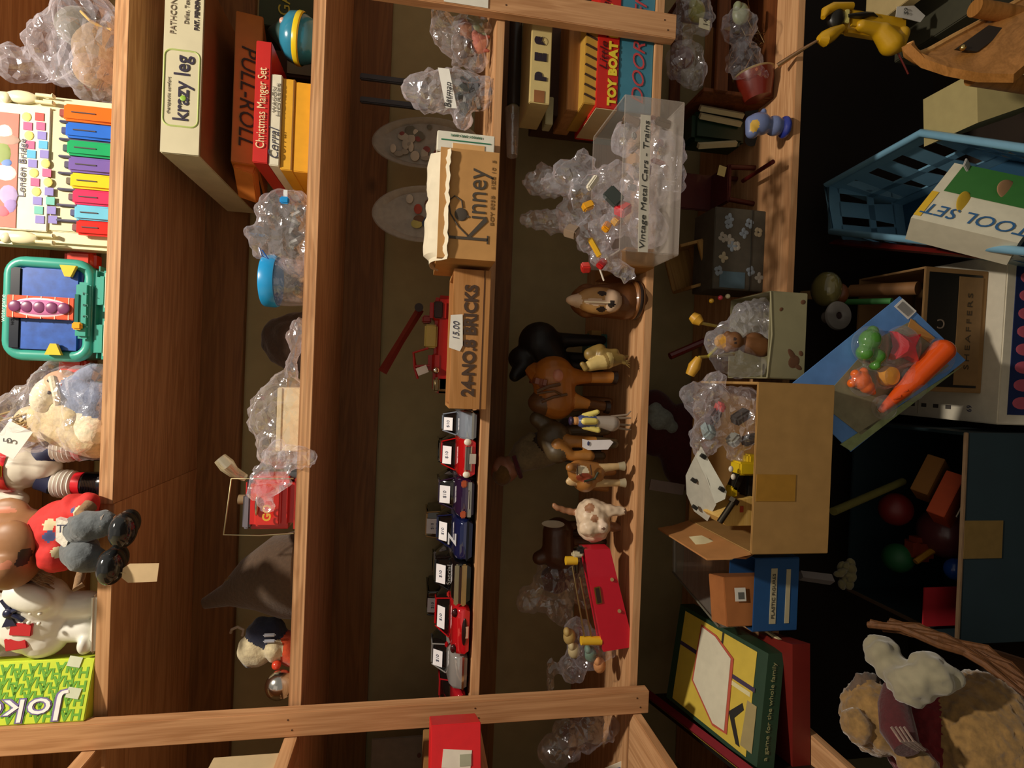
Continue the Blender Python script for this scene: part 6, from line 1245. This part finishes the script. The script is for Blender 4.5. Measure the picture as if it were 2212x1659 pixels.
B().prism([K(*p) for p in ((2060, 108, -.235), (2130, 58, -.225), (2172, 66, -.235), (2105, 115, -.245))], (0, -.004, 0), mat('#241a0e', .5)).build('dark_plate', t); B().sph(K(2080, 103, -.243), .004, metalm('#c8b070', .2)).build('bolt', t)
for s in (0, 1): B().cyl(K(2150, 120, -.27)+Vector((s*.1, .05, -.02)), K(2150, 120, -.27)+Vector((s*.1, .05, -.32)), .012, pw).build('leg', t)
o, w, h = fr_box(1980, -60, 2060, 32, -.02, None); t = T('grey_green_box', 'grey-green box behind the plywood chair', 'box', QZ(2110, 10, -.62)); bx('body', (.05, .0, -.02), (.26, .16, .24), mat('#3a3828', .7), t, .002)
t = T('cream_board', 'cream painted board edge above the grey-green box', 'board', Q(1935, 8, .0)); bx('board', (.03, .0, 0), (.10, .12, .022), paper('#b5a070'), t, .001)
t = T('cream_carton', 'cream carton corner right of the blue basket', 'box', Q(2160, 215, -.12)); L0 = t.location
B().prism([Q(2110, 152, -.12)-L0, Q(2112, 265, -.12)-L0, Q(2330, 190, -.16)-L0, Q(2330, 90, -.16)-L0], (0, .10, 0), paper('#a89a68', .7)).build('body', t, smooth=False)
# yellow toy with string and drumstick
f = Fr(60, -.03, None, px=1880); t = T('yellow_toy_duck', 'yellow wooden pull-toy duck hanging nose up with white price tag', 'toy', f.o); a = f.p; ye = plas('#c99a14', .4); yb = mat('#17140e', .4)
B().box((a(1830, 50)+a(1965, 48))/2+Vector((0, .012, 0)), (.042, .026, (a(1830, 50)-a(1965, 48)).length*.98), ye, .008, rot=(0, -.0, 0), seg=3).build('body', t)
B().tube([a(1778, 38, -.002), a(1783, 25), a(1800, 17), a(1840, 14)], [.004, .008, .009, .007], ye, n=12).build('upper_beak', t)
B().tube([a(1768, 84), a(1780, 84), a(1795, 75), a(1820, 60)], [.006, .013, .012, .006], ye, n=12).build('lower_beak', t)
B().sph(a(1805, 40, .004), (.020, .012, .016), yb).tube([a(1832, 34, -.004), a(1865, 33, -.004), a(1885, 30, -.004), a(1896, 36, -.004)], [.003, .006, .003, .001], yb).build('black_markings', t)
B().box(a(1829, 35, -.002), (.024, .004, .009), paper('#d8cc78'), .001).build('cream_stripe', t)
blob('feet', [('c', a(1905, 70), a(1925, 95), .016, .020, 0), ('c', a(1950, 72), a(1940, 100), .012, .012, 0), ('c', a(1860, 55), a(1900, 65), .010, .012, 0)], [ye], .003, 2, t)
B().tube([a(1935, 105), a(1950, 135), a(1962, 160)], .0016, plas('#5c1410')).build('red_cord', t)
st = B().prism([a(1938, 14, -.008), a(1935, 36, -.008), a(1958, 40, -.009), a(1988, 48, -.006), a(1999, 34, -.004), a(1975, 12, -.006)], (0, .0008, 0), paper('#d4d0c8')).build('price_tag', t); text('$9', st, a(1958, 24, -.0095), .012, mat('#4a4a48', .6))
B().tube([a(1765, 88, 0), a(1725, 112, .02), a(1680, 142, .045)], [.0025, .0035, .0045], metalm('#b08c6c', .3), n=8).build('metal_stick', t)
# dark cardboard bin with toys
zb_ = -.60; P0, P1, P2 = QZ(2095, 935, zb_), QZ(2068, 1392, zb_), QZ(1868, 1270, zb_); w = (P0-P1).length; y0 = (P0.y+P1.y)/2; cx = (P0.x+P1.x)/2
t = T('blue_toy_bin', 'large teal blue cardboard bin of toys at the bottom of the photo', 'bin', (cx, y0, ZP-.0)); h = zb_-ZP; dp = .27; th = .006; bb_ = mat('#1b2f36', .7, var=.08, scale=15); be = mat('#6a5238', .8)
for nm, c, d in (('front_panel', (0, th/2, h/2), (w, th, h)), ('rear_panel', (0, dp, h/2), (w, th, h)), ('left_side', (-w/2+th/2, dp/2, h/2), (th, dp-th, h)), ('right_side', (w/2-th/2, dp/2, h/2), (th, dp-th, h)), ('bottom_panel', (0, dp/2, th/2), (w-.01, dp-.01, th))): bx(nm, c, d, bb_, t, .001)
B().box((0, th/2, h+.001), (w, th+.002, .004), be, .001).box((-w/2+th/2, dp/2, h+.001), (th+.002, dp, .004), be, .001).build('kraft_edge', t)
a_ = Q(2135, 1165, y0)-t.location; bx('tape_patch', (a_.x, -.0008, h-.042), (.070, .0012, .084), mat('#7a6236', .35), t)
bn = [('ball', 'dull maroon ball in the blue bin', 'ball', lambda: B().sph((0, 0, 0), .052, plas('#5c2a2c', .35), u=32, v=20), (2045, 1150, .06)),
      ('orange_carton', 'orange striped carton in the blue bin', 'box', lambda: B().box((0, 0, 0), (.09, .03, .08), paper('#c04a1c'), .001, rot=(.5, .5, 0)).box((.004, -.022, .012), (.05, .002, .007), paper('#d8cdb8'), rot=(.5, .5, 0)).box((-.006, -.024, -.004), (.05, .002, .007), paper('#d8cdb8'), rot=(.5, .5, 0)), (2050, 1080, .02)),
      ('ochre_carton', 'ochre carton behind the orange striped one', 'box', lambda: B().box((0, 0, 0), (.08, .03, .06), paper('#8a5a1c'), .001, rot=(.5, .5, 0)), (2010, 1035, .05)),
      ('red_card', 'flat red card standing at the left end of the blue bin', 'card', lambda: B().box((0, 0, 0), (.075, .003, .085), paper('#b01c28'), .0005), (2035, 1310, .0)),
      ('blue_toy', 'small blue and white toy in the blue bin', 'toy', lambda: B().sph((0, 0, 0), (.022, .02, .022), plas('#1c4ca0')).sph((-.008, -.012, -.01), (.012, .010, .009), plas('#c8c4bc')), (2065, 1230, .02)),
      ('green_toy', 'dim green toy deep in the blue bin', 'toy', lambda: B().sph((0, 0, 0), (.03, .03, .03), mat('#1c5c30', .6)), (1940, 1205, .10)),
      ('red_toy', 'dark red rounded toy deep in the blue bin', 'toy', lambda: B().sph((0, 0, 0), (.034, .03, .034), mat('#6c1412', .5)), (1935, 1100, .10)),
      ('amber_toy', 'amber and red striped toy deep in the blue bin', 'toy', lambda: B().box((0, 0, 0), (.05, .04, .05), mat('#7c2c14', .6), .01).tube([(-.02, -.022, .03), (-.0, -.024, 0), (.01, -.022, -.03)], .006, mat('#a8761c', .5)), (1985, 1185, .08))]
for nm, lb, ct, fn, (x, y, Y) in bn:
    o = T(nm, lb, ct, Q(x, y, Y)); fn().build('body', o)
p0, p1 = Q(1800, 1105, -.0), Q(1950, 1040, .10); o = T('olive_rod', 'thin olive wooden rod slanting out of the blue bin', 'rod', p0); B().cyl((0, 0, 0), p1-p0, .0075, mat('#6f6a34', .6), n=12).build('rod', o)
# things under the shelf: jar lid, spool, dusty flower
t = T('glass_bauble', 'yellowish glass bauble with bright spot under the lowest shelf', 'bauble', Q(1785, 625, .06)); B().sph((0, 0, 0), (.034, .03, .026), mat('#6a6238', .12, coat=.5), u=28, v=18).sph((-.008, 0, -.026), (.022, .022, .016), mat('#6c3c1c', .4)).build('bauble', t)
t = T('thread_spool', 'dull grey spool end under the lowest shelf', 'spool', Q(1810, 682, .04)); Mx = Matrix.Rotation(math.radians(90), 4, 'X'); B().lathe([(.007, -.03), (.007, .004), (.012, .006), (.026, .004), (.028, 0), (.026, -.003), (.012, -.004), (.012, -.03)], (0, 0, 0), mat('#75706a', .5), M=Mx, n=36).cyl((0, -.002, 0), (0, .03, 0), .0068, mat('#2a1612', .7)).build('spool', t)
f = Fr(1240, -.02, None, px=1830); t = T('dried_flower', 'dusty cream artificial flower with pale paper stem', 'flower', f.o); g = B(); random.seed(8)
for k in range(22): an = random.random()*6.28; r = random.random()*.024; g.sph((r*math.cos(an), random.uniform(-.01, .01), r*math.sin(an)), (.010, .006, .008), cloth('#6c6440'), u=10, v=6, rot=(an, an, 0))
g.build('petals', t); p = f.p(1795, 1252), f.p(1728, 1243); B().tube([p[0], p[1]], [.010, .009], paper('#7d7672'), n=4).build('paper_stem', t)
# wicker basket with plush
t = T('wicker_basket', 'brown wicker basket rim around the plush toy at the lower left', 'basket', Vector((.10, -.30, ZP))); L0 = t.location; wk = mat('#6a4220', .7, var=.25, scale=120, bump=.5)
rimp = [(1880, 1352, -.10), (1950, 1362, -.14), (2020, 1385, -.18), (2080, 1410, -.20), (2140, 1445, -.23), (2212, 1500, -.27), (2290, 1580, -.31)]
RP = [Q(*p)-L0 for p in rimp]; ctr = Vector((RP[0].x-.17, -.02, 0))
for k in range(7): B().tube([p+Vector((.005*math.sin(i*2.1+k*1.3), .004*math.cos(i*1.7+k), .005*math.sin(i*1.9+k*2)-k*.0065)) for i, p in enumerate(RP)], .0055, wk, n=8).build('rim_strand', t)
B().quadgrid([[p+Vector((0, 0, -.02)) for p in RP], [p+Vector((-.03, .01, -.12)) for p in RP], [p+Vector((-.06, .02, -.22)) for p in RP]], wk, .006).build('woven_side', t)
Yp = -.24; f = Fr(1560, Yp, None, px=2080); t = T('plush_bear', 'tan plush bear in dark red vest with plaid collar in the wicker basket', 'plush toy', f.o); a = f.p
fur = mat('#8a6a3a', .95, var=.3, scale=90, bump=1.0, sheen=.5); fur2 = mat('#72562f', .95, var=.3, scale=90, bump=1.0)
blob('body', [('c', a(2110, 1600, .0), a(2240, 1640, .0), .085, .11, 0), ('e', a(2130, 1570, -.0), (.075, .07, .06), 0), ('e', a(2000, 1590, .03), (.075, .06, .06), 2), ('e', a(1885, 1550, .03), (.050, .045, .040), 0), ('e', a(1850, 1568, .01), (.022, .022, .018), 0), ('e', a(1870, 1500, .045), (.034, .012, .03), 1), ('c', a(1975, 1640, -.03), a(1985, 1659, -.04), .022, .024, 0), ('e', a(1905, 1590, .0), (.022, .022, .022), 0)], [fur, cloth('#5c4a3c'), cloth('#6c0f16')], .0042, 2, t, noise_amp=.0045, noise_scale=130, paint=[(a(2005, 1560, -.02), (.05, .09, .028), 2)])
plaid = cloth('#4c1418'); cl = B(); cl.tube([a(1935, 1490, .01), a(1932, 1530, -.01), a(1940, 1580, -.03), a(1960, 1620, -.05)], [.016, .020, .022, .016], plaid, n=14)
cl.build('plaid_collar', t); g = B()
for k in range(4): g.tube([a(1925+k*9, 1570, -.055), a(1945+k*9, 1600, -.065), a(1980+k*6, 1620, -.06)], .0018, cloth('#8c7468'), n=5)
g.build('plaid_stripes', t)
t = T('fluffy_scarf', 'fluffy white boa lying over the plush bear', 'scarf', Q(1940, 1450, Yp)); L0 = t.location; W_ = lambda x, y, d=0: Q(x, y, Yp+d)-L0
blob('body', [('c', W_(1905, 1410, .03), W_(1935, 1450, .01), .024, .022, 0), ('c', W_(1935, 1450, .01), W_(1965, 1480, -.02), .022, .026, 0), ('c', W_(1965, 1480, -.02), W_(2010, 1455, -.03), .026, .028, 0), ('c', W_(2010, 1455, -.03), W_(2050, 1465, -.04), .026, .016, 0)], [mat('#908970', .95, var=.1, sheen=.6)], .004, 3, t, noise_amp=.006, noise_scale=70)
